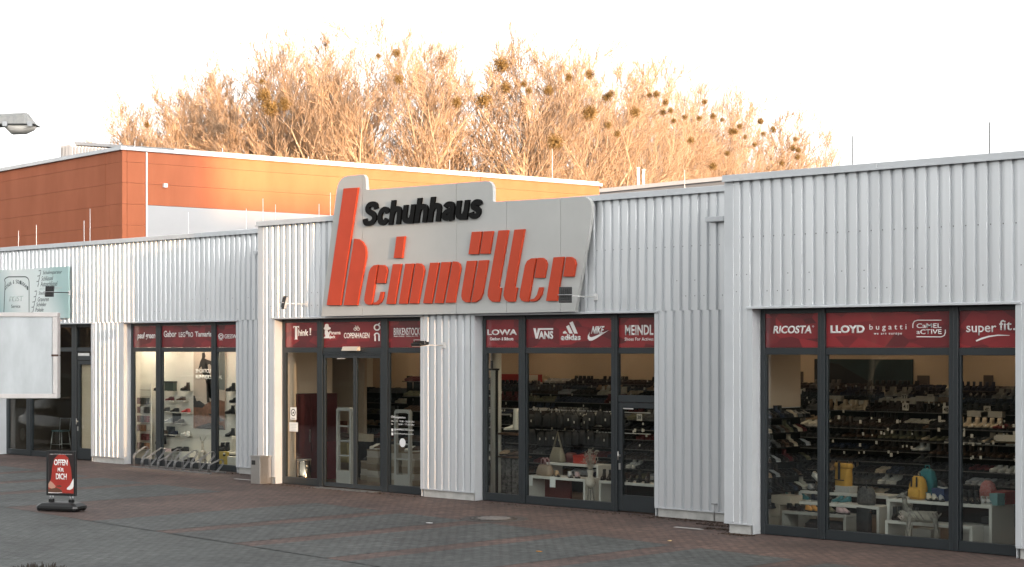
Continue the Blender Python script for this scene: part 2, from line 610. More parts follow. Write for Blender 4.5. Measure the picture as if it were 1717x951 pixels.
def pane(par, x0, x1, z0, z1, Y, m=None):
    return MB().box(x0, x1, Y + 0.04, Y + 0.052, z0, z1).build('pane', m or GLASS, par)


def shopfront(x0, x1, Y, mull, door=None, label=None, top_panes=False):
    s = bpy.data.objects.new('shop_window', None); C.objects.link(s); s.parent = store
    if label: s['label'] = label
    bar(s, x0, x0 + 0.075, 0.012, HEAD - 0.035, Y, name='jamb')
    bar(s, x1 - 0.075, x1, 0.012, HEAD - 0.035, Y, name='jamb')
    xs = [x0 + 0.075]
    for (a, e) in mull:
        bar(s, a, e, 0.012, HEAD - 0.035, Y, -0.02, 0.09, 'mullion')
        bar(s, (a + e) / 2 - 0.012, (a + e) / 2 + 0.012, 0.014, HEAD - 0.04, Y, -0.028, -0.0205, 'mullion_cap')
        xs += [a, e]
    xs.append(x1 - 0.075)
    for i in range(0, len(xs), 2):
        a, e = xs[i] + 0.001, xs[i + 1] - 0.001
        bar(s, a, e, HEAD - 0.11, HEAD - 0.035, Y, 0.002, 0.088, 'head_rail')
        bar(s, a, e, ZT0, ZT1, Y, 0.002, 0.088, 'transom')
        if i // 2 != door:
            bar(s, a, e, 0.012, ZB, Y, 0.002, 0.088, 'bottom_rail')
            bar(s, a, a + 0.03, ZB, ZT0, Y, 0.012, 0.08, 'glazing_bead')
            bar(s, e - 0.03, e, ZB, ZT0, Y, 0.012, 0.08, 'glazing_bead')
            pane(s, a + 0.025, e - 0.025, ZB - 0.005, ZT0 + 0.005, Y)
        if top_panes:
            pane(s, a, e, ZT1, HEAD - 0.11, Y)
    return s


def hinged_door(s, a, e, Y, zt=2.06, zo=2.2):
    """door leaf below, fixed light above"""
    bar(s, a, e, zt + 0.01, zo, Y, 0.002, 0.088, 'door_head')
    pane(s, a, e, zo, ZT0, Y)
    bar(s, a, a + 0.1, 0.03, zt, Y, 0.006, 0.08, 'door_stile')
    bar(s, e - 0.1, e, 0.03, zt, Y, 0.006, 0.08, 'door_stile')
    bar(s, a + 0.1, e - 0.1, zt - 0.1, zt, Y, 0.008, 0.078, 'door_rail')
    bar(s, a + 0.1, e - 0.1, 0.03, 0.33, Y, 0.008, 0.078, 'door_rail')
    pane(s, a + 0.1, e - 0.1, 0.33, zt - 0.1, Y)
    h = MB().tube([(a + 0.05, Y - 0.05, 0.98), (a + 0.05, Y - 0.05, 1.14)], 0.013, 8).box(a + 0.035, a + 0.065, Y - 0.05, Y + 0.004, 1.04, 1.08)
    h.build('door_handle', STEEL, s)
    MB().box(a + 0.03, a + 0.07, Y - 0.012, Y + 0.004, 0.80, 0.92).build('lock_plate', STEEL, s)


FR, FM, FL = YR + 0.2, YM + 0.2, YL + 0.2
wR = shopfront(4.275, 9.0, FR, [(5.42, 5.55), (7.81, 7.96)], label='right-hand shop window with shoe racks behind')
wM = shopfront(-3.685, 0.98, FM, [(-2.66, -2.49), (-0.23, -0.08)], door=2, label='middle shop window with a glass door on its right')
hinged_door(wM, -0.078, 0.90, FM)
wE = shopfront(-10.125, -5.315, FM, [(-8.88, -8.70), (-6.75, -6.55)], door=1, label='entrance window with sliding glass doors')
wD = shopfront(-18.4, -13.575, FL, [(-17.24, -17.03), (-14.84, -14.66)], label='shop window with a white display wall behind')
wK = shopfront(-24.73, -20.0, FL, [(-23.61, -23.39), (-21.25, -21.01)], door=2, label='window of the repair shop on the left', top_panes=True)
hinged_door(wK, -21.008, -20.08, FL, 2.72, 2.86)
wX = shopfront(-31.48, -26.92, FL, [(-30.3, -30.15), (-28.2, -28.05)], top_panes=True)
wX2 = shopfront(12.22, 16.98, FR, [(13.4, 13.55), (15.7, 15.85)], top_panes=True)
# sliding doors of the entrance
for (a, e) in ((-8.69, -7.64), (-7.63, -6.76)):
    bar(wE, a, a + 0.05, 0.03, 2.93, FM, 0.01, 0.07, 'door_stile')
    bar(wE, e - 0.05, e, 0.03, 2.93, FM, 0.01, 0.07, 'door_stile')
    bar(wE, a + 0.05, e - 0.05, 0.03, 0.12, FM, 0.012, 0.068, 'door_rail')
    bar(wE, a + 0.05, e - 0.05, 2.86, 2.93, FM, 0.012, 0.068, 'door_rail')
    pane(wE, a + 0.05, e - 0.05, 0.12, 2.86, FM)
bar(wE, -8.69, -6.76, 2.931, 2.974, FM, -0.01, 0.1, 'door_track')
X, Z = at(587, 585, FM - 0.06)
MB().prism([(-0.06, -0.045), (-0.02, 0.05), (0.055, 0.05), (0.055, -0.045)], X - 0.23, X + 0.28, 'X').build('door_sensor', mat('sensor_beige', (0.5, 0.44, 0.36), 0.4), wE, bevel=0.006).location = (0, FM - 0.06, Z)
MB().box(-8.75, -6.7, YM - 0.12, FM - 0.03, 0.006, 0.014).build('door_sill', STEEL, wE)


# ------------------------------------------------------------------ red banners in the top lights
def banner_mat():
    m = bpy.data.materials.new('banner_red')
    m.use_nodes = True
    t = m.node_tree
    b = t.nodes['Principled BSDF']
    b.inputs['Roughness'].default_value = 0.35
    b.inputs['Coat Weight'].default_value = 1.0
    b.inputs['Coat Roughness'].default_value = 0.02
    tc = t.nodes.new('ShaderNodeTexCoord')
    mp = t.nodes.new('ShaderNodeMapping'); mp.inputs['Rotation'].default_value = (0, R(35), 0); mp.inputs['Scale'].default_value = (1.0, 1, 2.2)
    t.links.new(tc.outputs['Object'], mp.inputs['Vector'])
    vo = t.nodes.new('ShaderNodeTexVoronoi'); vo.inputs['Scale'].default_value = 2.3
    t.links.new(mp.outputs[0], vo.inputs['Vector'])
    sp = t.nodes.new('ShaderNodeSeparateColor'); t.links.new(vo.outputs['Color'], sp.inputs[0])
    cr = t.nodes.new('ShaderNodeValToRGB')
    cr.color_ramp.elements[0].color = (0.085, 0.007, 0.010, 1); cr.color_ramp.elements[1].color = (0.26, 0.016, 0.020, 1)
    t.links.new(sp.outputs[0], cr.inputs[0]); t.links.new(cr.outputs[0], b.inputs['Base Color'])
    return m


BAN = banner_mat()


def banner(x0, x1, Y, label, z0=ZT1 + 0.002, z1=HEAD - 0.112):
    r = thing('window_banner', label, 'banner', group='red banners over the shop windows')
    MB().box(x0 + 0.004, x1 - 0.004, Y + 0.03, Y + 0.05, z0, z1).build('panel', BAN, r)
    return r


def btext(r, s, pxbox, Y, **kw):
    x0, z1 = at(pxbox[0], pxbox[1], Y); x1, z0 = at(pxbox[2], pxbox[3], Y)
    kw.setdefault('bold', 0.012)
    return text_on('lettering', s, x0, x1, z0, z1, Y + 0.03, WHITE, r, th=0.004, **kw)


def bshape(r, polys, Y, name='logo'):
    """polys in photo pixels on the banner plane"""
    return poly_on(name, [[at(p[0], p[1], Y) for p in q] for q in polys], Y + 0.03, 0.004, WHITE, r)


def stroke(pts, wd):
    """a ribbon polygon along 2-D points"""
    L, Rr = [], []
    n = len(pts)
    for i, p in enumerate(pts):
        a, c = pts[max(i - 1, 0)], pts[min(i + 1, n - 1)]
        dx, dy = c[0] - a[0], c[1] - a[1]
        l = math.hypot(dx, dy) or 1
        h = (wd[i] if isinstance(wd, (list, tuple)) else wd) / 2
        L.append((p[0] - dy / l * h, p[1] + dx / l * h)); Rr.append((p[0] + dy / l * h, p[1] - dx / l * h))
    return L + Rr[::-1]


def circ(cx, cy, r_, n=12, a0=0, a1=360):
    return [(cx + r_ * math.cos(R(a0 + (a1 - a0) * i / n)), cy + r_ * math.sin(R(a0 + (a1 - a0) * i / n))) for i in range(n + (0 if a1 - a0 == 360 else 1))]


def ring(cx, cy, r_, wd, n=14, a0=0, a1=360):
    ps = [(cx + r_ * math.cos(R(a0 + (a1 - a0) * i / n)), cy + r_ * math.sin(R(a0 + (a1 - a0) * i / n))) for i in range(n + 1)]
    return [stroke(ps[i:i + 2], wd) for i in range(n)]


zz = lambda ox, oy, k: (lambda x, y: (ox + x / k, oy + y / k))
# right window
q = zz(1280, 510, 3.929)
bn = banner(4.35, 5.42, FR, 'red banner with one bold slanted white name, left pane of right-hand window')
btext(bn, 'RICOSTA', (*q(57, 143), *q(318, 193)), FR, bold=0.03, shear=0.18)
bshape(bn, ring(*q(321, 147), 1.2, 0.4, 8), FR)
bn = banner(5.55, 7.81, FR, 'wide red banner with three white names, last one inside a rounded outline, right-hand window')
btext(bn, 'LLOYD', (*q(435, 140), *q(660, 191)), FR, bold=0.045, spacing=1.0)
btext(bn, 'bugatti', (*q(692, 133), *q(936, 178)), FR, bold=0.0, spacing=1.6)
btext(bn, 'we are europe', (*q(722, 190), *q(905, 206)), FR, bold=0.0, spacing=1.4)
btext(bn, 'CaMEL', (*q(1003, 128), *q(1165, 157)), FR, bold=0.01)
btext(bn, 'aCTIVE', (*q(1003, 167), *q(1167, 197)), FR, bold=0.01)
bshape(bn, [stroke([q(978, 157), q(979, 130), q(988, 113), q(1010, 106), q(1166, 106)], 1.3)], FR, 'outline')
bshape(bn, [stroke([q(1003, 215), q(1165, 216), q(1185, 207), q(1192, 190), q(1192, 168)], 1.3)], FR, 'outline')
bn = banner(7.96, 8.925, FR, 'red banner with one white name over a curved stroke, right pane of right-hand window')
btext(bn, 'super', (*q(1330, 143), *q(1528, 205)), FR, bold=0.01)
btext(bn, 'fit', (*q(1548, 105), *q(1630, 172)), FR, bold=0.01)
bshape(bn, [stroke([q(1395, 243), q(1430, 228), q(1480, 213), q(1540, 205), q(1615, 206)], [2.6, 3, 2.6, 1.8, 0.7]), ], FR, 'stroke')
bshape(bn, [circ(*q(1646, 165), 1.8, 8)], FR, 'dot')
# middle window
q = zz(800, 520, 5.539)
bn = banner(-3.61, -2.66, FM, 'red banner with an outlined white name over small text, left pane of middle window')
btext(bn, 'LOWA', (*q(84, 180), *q(362, 232)), FM, bold=0.03)
btext(bn, 'Outdoor- & Skiboots', (*q(112, 252), *q(328, 282)), FM, bold=0.02)
bn = banner(-2.49, -0.23, FM, 'wide red banner with three white sports logos, middle window')
btext(bn, 'ANS', (*q(562, 195), *q(697, 270)), FM, bold=0.04)
bshape(bn, [[q(513, 168), q(534, 168), q(545, 225), q(556, 168), q(697, 168), q(697, 184), q(576, 184), q(552, 265), q(535, 265)]], FM, 'logo')
for pg in ([q(862, 112), q(878, 104), q(925, 218), q(893, 218), q(848, 118)], [q(824, 150), q(843, 138), q(880, 218), q(848, 218), q(818, 154)], [q(788, 205), q(808, 192), q(832, 218), q(790, 218)]):
    bshape(bn, [pg], FM, 'logo_stripe')
btext(bn, 'adidas', (*q(770, 225), *q(952, 280)), FM, bold=0.04)
btext(bn, 'NIKE', (*q(1048, 150), *q(1175, 220)), FM, bold=0.035, shear=0.35)
bshape(bn, [[q(1040, 203), q(1030, 232), q(1036, 250), q(1056, 252), q(1090, 240), q(1212, 188), q(1100, 262), q(1060, 284), q(1032, 284), q(1019, 266), q(1020, 240)]], FM, 'logo')
bn = banner(-0.08, 0.905, FM, 'red banner with a blocky white name over small text, above glass door')
btext(bn, 'MEINDL', (*q(1365, 140), *q(1628, 232)), FM, bold=0.025, spacing=1.05)
btext(bn, 'Shoes For Actives', (*q(1362, 254), *q(1628, 285)), FM, bold=0.01, spacing=1.15)
# entrance
q = zz(460, 520, 6.604)
bn = banner(-10.05, -8.88, FM, 'red banner with a white name starting in one tall letter, left of the entrance')
btext(bn, 'hink', (*q(255, 215), *q(365, 285)), FM, bold=0.02)
bshape(bn, [[q(198, 178), q(262, 178), q(262, 205), q(254, 190), q(242, 186), q(242, 316), q(250, 325), q(210, 325), q(219, 316), q(219, 186), q(207, 190), q(198, 205)],
            ], FM, 'initial')
bshape(bn, [[q(380, 200), q(396, 200), q(390, 258), q(385, 258)]], FM, 'exclamation_stroke')
bshape(bn, [circ(*q(387, 270), 1.2, 8)], FM, 'exclamation_dot')
bn = banner(-8.70, -6.75, FM, 'wide red banner with a hat emblem, bicycle emblem and tall white lettering over entrance')
bshape(bn, [[q(530, 205), q(545, 190), q(553, 158), q(565, 152), q(585, 155), q(592, 185), q(612, 196), q(610, 212), q(580, 222), q(548, 218)],
            ], FM, 'hat_emblem')
bshape(bn, [[q(550, 222), q(578, 222), q(585, 250), q(600, 240), q(598, 280), q(604, 312), q(525, 312), q(545, 298), q(556, 288), q(548, 262)]], FM, 'head_emblem')
btext(bn, 'Panama', (*q(600, 230), *q(722, 270)), FM, bold=0.02)
btext(bn, 'Jack', (*q(602, 280), *q(664, 322)), FM, bold=0.02)
btext(bn, 'COPENHAGEN', (*q(760, 252), *q(1042, 312)), FM, bold=0.015)
bshape(bn, ring(*q(884, 210), 2.3, 0.8, 10) + ring(*q(918, 210), 2.3, 0.8, 10) + [stroke([q(884, 208), q(895, 192), q(912, 192), q(901, 210), q(884, 208)], 0.7), stroke([q(884, 176), q(892, 176), q(897, 208)], 0.7), stroke([q(905, 178), q(914, 176), q(918, 208)], 0.7)], FM, 'bicycle_emblem')
bshape(bn, ring(*q(1126, 192), 4.6, 2.2, 16) + [[q(1138, 150), q(1158, 138), q(1160, 150), q(1148, 165)]], FM, 'logo_ring')
bshape(bn, ring(*q(1124, 282), 3.9, 2.2, 10, 180, 360) + [[q(1097, 282), q(1112, 282), q(1112, 343), q(1097, 343)], [q(1141, 282), q(1157, 282), q(1157, 343), q(1141, 343)]], FM, 'logo')
bn = banner(-6.55, -5.39, FM, 'red banner with heavy white capitals and small line under, right of the entrance')
btext(bn, 'BIRKENSTOCK', (*q(1312, 198), *q(1600, 278)), FM, bold=0.012, spacing=1.08)
btext(bn, 'Made in Germany - Tradition since 1774', (*q(1314, 284), *q(1580, 298)), FM, bold=0.01)
# display window
q = zz(200, 520, 3.395)
bn = banner(-18.325, -17.24, FL, 'red banner with two lower-case white words, left pane of display window')
btext(bn, 'paul green', (*q(98, 128), *q(201, 172)), FL, bold=0.02, shear=0.12)
bn = banner(-17.03, -14.84, FL, 'wide red banner with three white names in different lettering, display window')
btext(bn, 'Gabor', (*q(248, 118), *q(320, 154)), FL, bold=0.02)
btext(bn, 'LEG', (*q(334, 126), *q(370, 154)), FL, bold=0.01)
btext(bn, 'e', (*q(373, 118), *q(387, 138)), FL, bold=0.02)
btext(bn, 'RO', (*q(388, 126), *q(415, 154)), FL, bold=0.01)
btext(bn, 'Tamaris', (*q(426, 122), *q(520, 152)), FL, bold=0.03)
bn = banner(-14.66, -13.65, FL, 'red banner with a round white emblem before the name, right pane of display window')
bshape(bn, ring(*q(573, 148), 4.0, 1.2, 12) + [stroke([q(562, 165), q(566, 150), q(574, 142), q(583, 150), q(586, 162)], 1.2), stroke([q(568, 172), q(574, 156), q(580, 172)], 1.2)], FL, 'emblem')
btext(bn, 'GIESSWEIN', (*q(594, 138), *q(690, 162)), FL, bold=0.015)

# ------------------------------------------------------------------ big sign over the entrance
SY = YM - 0.16
sign = thing('store_sign', 'large grey roof-edge sign with black name and slanted red raised letters', 'sign', (0, 0, 0))
outline = [(538.5, 526.5), (567, 296.5), (612.8, 292), (614, 318.5), (826.5, 302.5), (826.5, 338.5), (995, 328.5), (988, 385), (964, 525)]
o2 = [at(px, py, SY) for px, py in outline]
zb = 3.77
o2[0] = (o2[0][0], zb); o2[-1] = (o2[-1][0], zb)
o2 = rounded(o2, [0, 0.32, 0.14, 0.03, 0.3, 0.03, 0.45, 0.3, 0])
cuts = [at(px, 400, SY)[0] for px in (607.5, 765, 849.5, 940)]
xs_ = [-99] + cuts + [99]
for i in range(5):
    p = clip_x(clip_x(o2, xs_[i] + 0.005, False), xs_[i + 1] - 0.005, True)
    MB().prism(p, SY, SY + 0.08 + 0.004 * (i % 2), 'Y').build('sign_panel', SIGNGREY, sign, fix=True)
for x in (-7.6, -5.2, -3.2, -1.4):
    MB().box(x, x + 0.08, SY + 0.09, YM + 0.06, 3.95, 5.85).build('sign_bracket', GALV, sign)
v1 = zz(540, 290, 3.9625); v2 = zz(760, 290, 3.9625)
L1 = [[(145, 104), (243, 97), (125, 880), (33, 880)],
      [(215, 437), (245, 441), (270, 458), (288, 488), (295, 525), (294, 560), (235, 880), (145, 880)],
      [(372, 610), (345, 614), (325, 632), (313, 660), (284, 822), (282, 848), (290, 868), (308, 877), (332, 875)],
      [(383, 611), (410, 612), (428, 625), (436, 650), (420, 733), (364, 733)],
      [(391, 790), (412, 790), (405, 835), (392, 862), (370, 876), (343, 876), (345, 862), (362, 858), (378, 842)],
      [(472, 607), (529, 605), (485, 872), (428, 872)], [(497, 424), (553, 421), (534, 567), (478, 567)],
      [(555, 604), (611, 602), (567, 870), (512, 870)], [(625, 600), (655, 602), (673, 618), (681, 650), (640, 868), (582, 868)],
      [(720, 597), (778, 596), (728, 867), (673, 867)], [(795, 593), (856, 592), (803, 866), (748, 866)], [(870, 588), (898, 590), (915, 605), (922, 635), (882, 862), (822, 864)]]
L2 = [[(92, 585), (155, 583), (108, 861), (85, 861), (62, 845), (55, 820), (58, 790)], [(172, 582), (234, 579), (196, 800), (180, 840), (150, 860), (122, 860)],
      [(125, 392), (190, 389), (167, 541), (103, 541)], [(203, 389), (267, 386), (242, 538), (180, 538)],
      [(302, 383), (368, 380), (302, 763), (320, 765), (305, 857), (262, 857), (240, 840), (230, 815), (232, 785)],
      [(408, 377), (475, 374), (408, 760), (427, 762), (410, 856), (368, 857), (345, 842), (335, 815), (338, 785)],
      [(551, 566), (520, 568), (492, 585), (478, 615), (445, 790), (442, 825), (455, 848), (475, 856), (500, 856)],
      [(562, 564), (595, 564), (615, 580), (624, 605), (608, 698), (542, 698)],
      [(572, 760), (597, 760), (588, 810), (568, 840), (545, 855), (512, 855), (515, 840), (540, 834), (558, 810)],
      [(668, 561), (737, 557), (690, 851), (618, 851)], [(752, 558), (785, 558), (808, 575), (816, 605), (800, 690), (732, 690)]]
for vv_, LL in ((v1, L1), (v2, L2)):
    for p in LL:
        MB().prism([at(*vv_(*q_), SY - 0.04) for q_ in p], SY - 0.055, SY - 0.004, 'Y').build('red_letter', SIGNRED, sign, fix=True, bevel=0.004)
GLY = {
    'S': (0.70, [[(.61, .68), (.585, .80), (.48, .885), (.34, .895), (.20, .85), (.145, .735), (.20, .63), (.34, .55), (.49, .48), (.585, .38), (.585, .25), (.49, .145), (.34, .105), (.18, .13), (.11, .22), (.095, .31)]]),
    'c': (0.56, [[(.49, .50), (.44, .59), (.35, .64), (.25, .635), (.155, .57), (.11, .45), (.105, .32), (.14, .19), (.22, .115), (.33, .10), (.43, .15), (.485, .25)]]),
    'h': (0.60, [[(.11, 0), (.11, .97)], [(.13, .42), (.16, .55), (.25, .625), (.35, .63), (.45, .58), (.49, .47), (.49, 0)]]),
    'u': (0.60, [[(.11, .74), (.11, .26), (.15, .16), (.24, .105), (.34, .115), (.44, .19), (.47, .32)], [(.49, 0), (.49, .74)]]),
    'a': (0.58, [[(.10, .53), (.15, .61), (.26, .645), (.38, .63), (.455, .55), (.465, .40), (.465, .12), (.50, 0)], [(.44, .42), (.29, .375), (.16, .33), (.10, .23), (.13, .14), (.23, .10), (.35, .14), (.43, .25)]]),
    's': (0.54, [[(.455, .51), (.42, .60), (.32, .645), (.21, .63), (.13, .56), (.14, .47), (.24, .405), (.36, .36), (.445, .28), (.43, .17), (.34, .10), (.21, .10), (.12, .15), (.085, .25)]])}
x0, z0 = at(609.5, 380.5, SY); x1 = at(811.5, 336, SY)[0]; ch_ = 0.525; sh_ = 0.19
tot = sum(GLY[c][0] for c in 'Schuhhaus') + 8 * 0.05
sx_ = (x1 - x0 - sh_ * ch_ * 0.74) / tot
cx = 0.0
for c in 'Schuhhaus':
    lb = MB()
    for j, st in enumerate(GLY[c][1]):
        if len(st) > 3:      # smooth the centre line
            s2 = [st[0]]
            for a, c_ in zip(st, st[1:]): s2 += [((a[0] * 3 + c_[0]) / 4, (a[1] * 3 + c_[1]) / 4), ((a[0] + 3 * c_[0]) / 4, (a[1] + 3 * c_[1]) / 4)]
            st = s2 + [st[-1]]
        pg = [(x0 + (cx + px_) * sx_ + sh_ * pz * ch_, z0 + pz * ch_) for px_, pz in stroke(st, 0.205)]
        lb.prism(pg, SY - 0.05 - 0.002 * j, SY - 0.004, 'Y')
    lb.build('black_letter', SIGNBLACK, sign, fix=True)
    cx += GLY[c][0] + 0.05


# ------------------------------------------------------------------ floodlights on arms
def flood(px_w, py_w, Y, arm, label, tilt, down=False):
    X, Z = at(px_w, py_w, Y)
    r = thing('floodlight', label, 'floodlight', (X, Y, Z), group='floodlights on wall arms')
    MB().box(-0.045, 0.045, -0.03, 0.0, -0.06, 0.06).build('wall_plate', WHITEMETAL, r, bevel=0.005)
    MB().tube([(0, -0.03, 0), (0, -arm, 0)], 0.012, 8).build('arm', BLACK if Y != YM else WHITEMETAL, r)
    h = bpy.data.objects.new('lamp_head', None); C.objects.link(h); h.parent = r
    h.location = (0, -arm, 0.02); h.rotation_euler = tilt
    hb = MB().box(-0.12, 0.12, -0.035, 0.025, -0.145, 0.145)
    for k in range(6): hb.box(-0.09 + k * 0.034, -0.082 + k * 0.034, -0.06, -0.035, -0.11, 0.11)
    hb.build('housing', BLACK, h, bevel=0.006)
    MB().box(-0.105, 0.105, 0.0255, 0.032, -0.13, 0.13).build('lens', LED, h)
    MB().tube([(-0.13, 0, 0), (-0.13, -0.09, -0.02), (0.13, -0.09, -0.02), (0.13, 0, 0)], 0.009, 6).build('bracket', GALV, h)
    return r


flood(515, 510, YM, 0.62, 'floodlight with pale lens on arm left of the big grey sign', (R(-12), 0, R(-50)))
flood(1000, 498, YM, 0.86, 'black floodlight on arm over the right end of the big sign', (R(-12), 0, R(35)))
flood(745, 579, YM, 0.68, 'thin black floodlight on arm over the pier beside the entrance', (R(-84), 0, R(10)))
flood(117, 491, YL - 0.1, 0.62, 'small black floodlight on arm in front of the pale green sign', (R(-8), 0, R(30)))

# ------------------------------------------------------------------ repair shop sign on the left block
LY = YL - 0.09
SG = mat('pale_green_sign', (0.62, 0.72, 0.70), 0.45)
t = SG.node_tree
b_ = t.nodes['Principled BSDF']
tc = t.nodes.new('ShaderNodeTexCoord'); sx = t.nodes.new('ShaderNodeSeparateXYZ'); t.links.new(tc.outputs['Generated'], sx.inputs[0])
cr = t.nodes.new('ShaderNodeValToRGB')
cr.color_ramp.elements[0].position = 0.40; cr.color_ramp.elements[0].color = (0.27, 0.42, 0.42, 1)
cr.color_ramp.elements[1].position = 0.62; cr.color_ramp.elements[1].color = (0.70, 0.74, 0.73, 1)
e_ = cr.color_ramp.elements.new(0.86); e_.color = (0.66, 0.73, 0.72, 1)
e_ = cr.color_ramp.elements.new(1.0); e_.color = (0.36, 0.52, 0.51, 1)
ad = t.nodes.new('ShaderNodeMath'); ad.operation = 'MULTIPLY_ADD'; ad.inputs[1].default_value = 0.12
t.links.new(sx.outputs[2], ad.inputs[0]); t.links.new(sx.outputs[0], ad.inputs[2]); t.links.new(ad.outputs[0], cr.inputs[0]); t.links.new(cr.outputs[0], b_.inputs['Base Color'])
rs = thing('repair_shop_sign', 'pale green sign panel listing services, above the left shop window', 'sign')
xa = at(-70, 450, LY)[0]; xb, zt_ = at(115, 446.5, LY); zb_ = at(115, 533.5, LY)[1]
MB().box(xa, xb, LY, LY + 0.05, zb_, zt_).build('panel', SG, rs, bevel=0.004)
INK = mat('grey_ink', (0.05, 0.07, 0.07), 0.6)
INK2 = mat('pale_ink', (0.45, 0.52, 0.50), 0.6)
q = zz(0, 430, 3.8077)
for (s, bx, m_) in [('Schuhreparatur', (272, 92, 398, 116), INK), ('Schlüssel', (264, 127, 340, 152), INK), ('Autoschlüssel', (258, 161, 368, 188), INK), ('auch mit Wegfahrsperre', (252, 194, 398, 214), INK2),
                    ('Stempel', (246, 224, 310, 250), INK), ('Gravuren', (240, 260, 314, 286), INK), ('Schilder', (232, 295, 298, 318), INK), ('Pokale', (226, 328, 280, 352), INK), ('Vereinsbedarf', (216, 362, 330, 386), INK)]:
    x0, z1 = at(*q(bx[0], bx[1]), LY); x1, z0 = at(*q(bx[2], bx[3]), LY)
    text_on('lettering', s, x0, x1, z0, z1, LY, m_, rs, bold=0.0, shear=0.25, th=0.003)
    if m_ is INK:
        cx, cz = x0 - 0.14, (z0 + z1) / 2
        poly_on('tick_box', [stroke([(cx - 0.06, cz + 0.07), (cx + 0.05, cz + 0.08), (cx + 0.04, cz + 0.01), (cx, cz - 0.07)], 0.022)], LY, 0.003, INK, rs)
fr_ = [at(*q(*p), LY) for p in [(24, 150), (48, 131), (168, 130), (186, 148), (186, 380), (24, 382)]]
poly_on('frame_outline', [stroke([fr_[-1]] + rounded(fr_[:5], 0.1, 3) + [fr_[-1]], 0.03)], LY, 0.003, INK, rs)
x0, z1 = at(*q(60, 255), LY); x1, z0 = at(*q(150, 285), LY)
text_on('lettering', 'FEIST', x0, x1, z0, z1, LY, INK2, rs, bold=0.02, shear=0.2, th=0.003)
x0, z1 = at(*q(72, 308), LY); x1, z0 = at(*q(130, 328), LY)
text_on('lettering', 'Service', x0, x1, z0, z1, LY, INK, rs, th=0.003)
# arched line of lettering, letter by letter
arc = 'Schuh & Schlüssel'
for i, ch in enumerate(arc):
    if ch == ' ': continue
    u = i / (len(arc) - 1)
    cx, cy = 34 + u * 142, 215 - 42 * (1 - (2 * u - 1) ** 2)
    x0, z1 = at(*q(cx - 4, cy - 24), LY); x1, z0 = at(*q(cx + 4, cy + 0), LY)
    text_on('lettering', ch, x0, x1, z0, z1, LY, INK, rs, th=0.003)


# ------------------------------------------------------------------ orange hall behind
HR = -6.3
hx, hy, _z = far(205, 582, 68)
hall = thing('orange_hall', 'tall orange panelled hall behind the shop with pale lower wall and grey roof', 'building', (hx, hy, 0), R(HR))
ORANGE = mat('orange_panel', (0.38, 0.120, 0.058), 0.65, spec=0.12, vary=0.16, vscale=0.5, stretch=(1.5, 1.5, 0.5))
HWHITE = mat('white_panel', (0.33, 0.33, 0.335), 0.55, vary=0.05, vscale=0.4)
ROOFG = mat('pale_roof', (0.42, 0.45, 0.48), 0.6, vary=0.1, vscale=0.4)
LEN = 24.2
MB().box(-44, -0.2, 0.2, LEN - 0.1, 0, 10.45).build('core', mat('hall_core', (0.2, 0.08, 0.04), 0.8), hall)
zs = [10.52, 10.08, 9.3, 8.5, 7.7, 6.9, 6.1, 5.3, 4.5, 3.7, 2.9, 2.1, 1.3, 0.0]
for i in range(len(zs) - 1):
    g = 0.004
    MB().box(-1.35 if i < 3 else -1.0, -0.0, 0.0, 0.19, zs[i + 1] + g, zs[i] - g).build('corner_panel', ORANGE, hall)
    MB().box(-11.5, -1.37 if i < 3 else -1.02, 0.0, 0.19, zs[i + 1] + g, zs[i] - g).build('orange_panel', ORANGE, hall)
    MB().box(-44, -11.52, 0.0, 0.19, zs[i + 1] + g, zs[i] - g).build('orange_panel', ORANGE, hall)
    if i < 3:
        MB().box(-0.19, 0.0, 0.205, 0.98, zs[i + 1] + g, zs[i] - g).build('corner_panel', ORANGE, hall)
        MB().box(-0.19, 0.0, 1.0, LEN - 7, zs[i + 1] + g, zs[i] - g).build('orange_panel', ORANGE, hall)
        MB().box(-0.19, 0.0, LEN - 6.98, LEN, zs[i + 1] + g, zs[i] - g).build('orange_panel', ORANGE, hall)
    else:
        MB().box(-0.19, 0.0, 0.205, 0.98, zs[i + 1] + g, zs[i] - g).build('corner_panel', ORANGE, hall)
for k in range(6):
    za, zb_ = 8.5 - k * 1.42, 8.5 - (k + 1) * 1.42
    MB().box(-0.18, 0.012, 1.0, LEN, zb_ + 0.006, za - 0.01).build('white_panel', HWHITE, hall)
MB().box(-0.1, 0.05, 0.98, 1.03, 6.0, 10.5).build('downpipe', WHITEMETAL, hall)
MB().box(0.0, 0.12, 1.7, 1.85, 9.2, 9.35).build('wall_lamp', WHITEMETAL, hall)
MB().box(-44.1, 0.1, -0.1, 0.12, 10.52, 10.66).build('fascia', FLASH, hall)
MB().box(-0.14, 0.12, 0.125, LEN + 0.1, 10.52, 10.64).build('fascia', FLASH, hall)
MB().box(-19.5, -16.9, -0.06, 0.02, 6.2, 7.0).build('window', HWHITE, hall)
# raised roof behind the eave: sloping sheet with a ribbed gable
rb = MB()
rb.prism([(0.0, 10.665), (0.0, 10.72), (-8.6, 11.75), (-8.6, 11.6)], 2.2, LEN, 'Y')
rb.build('raised_roof', ROOFG, hall, fix=True)
gb = MB()
x = -9.4
while x < -0.8:
    zt = 10.66 + (-x) / 8.6 * 0.98 if x > -8.6 else 11.64
    gb.box(x, x + 0.16, 2.0, 2.1, 10.6, zt - 0.1)
    gb.box(x + 0.16, x + 0.3, 2.04, 2.1, 10.6, zt - 0.12)
    x += 0.3
gb.build('ribbed_gable', WHITEMETAL, hall)
MB().box(-9.45, -8.5, 2.0, LEN, 10.6, 11.62).build('monitor_wall', WHITEMETAL, hall)
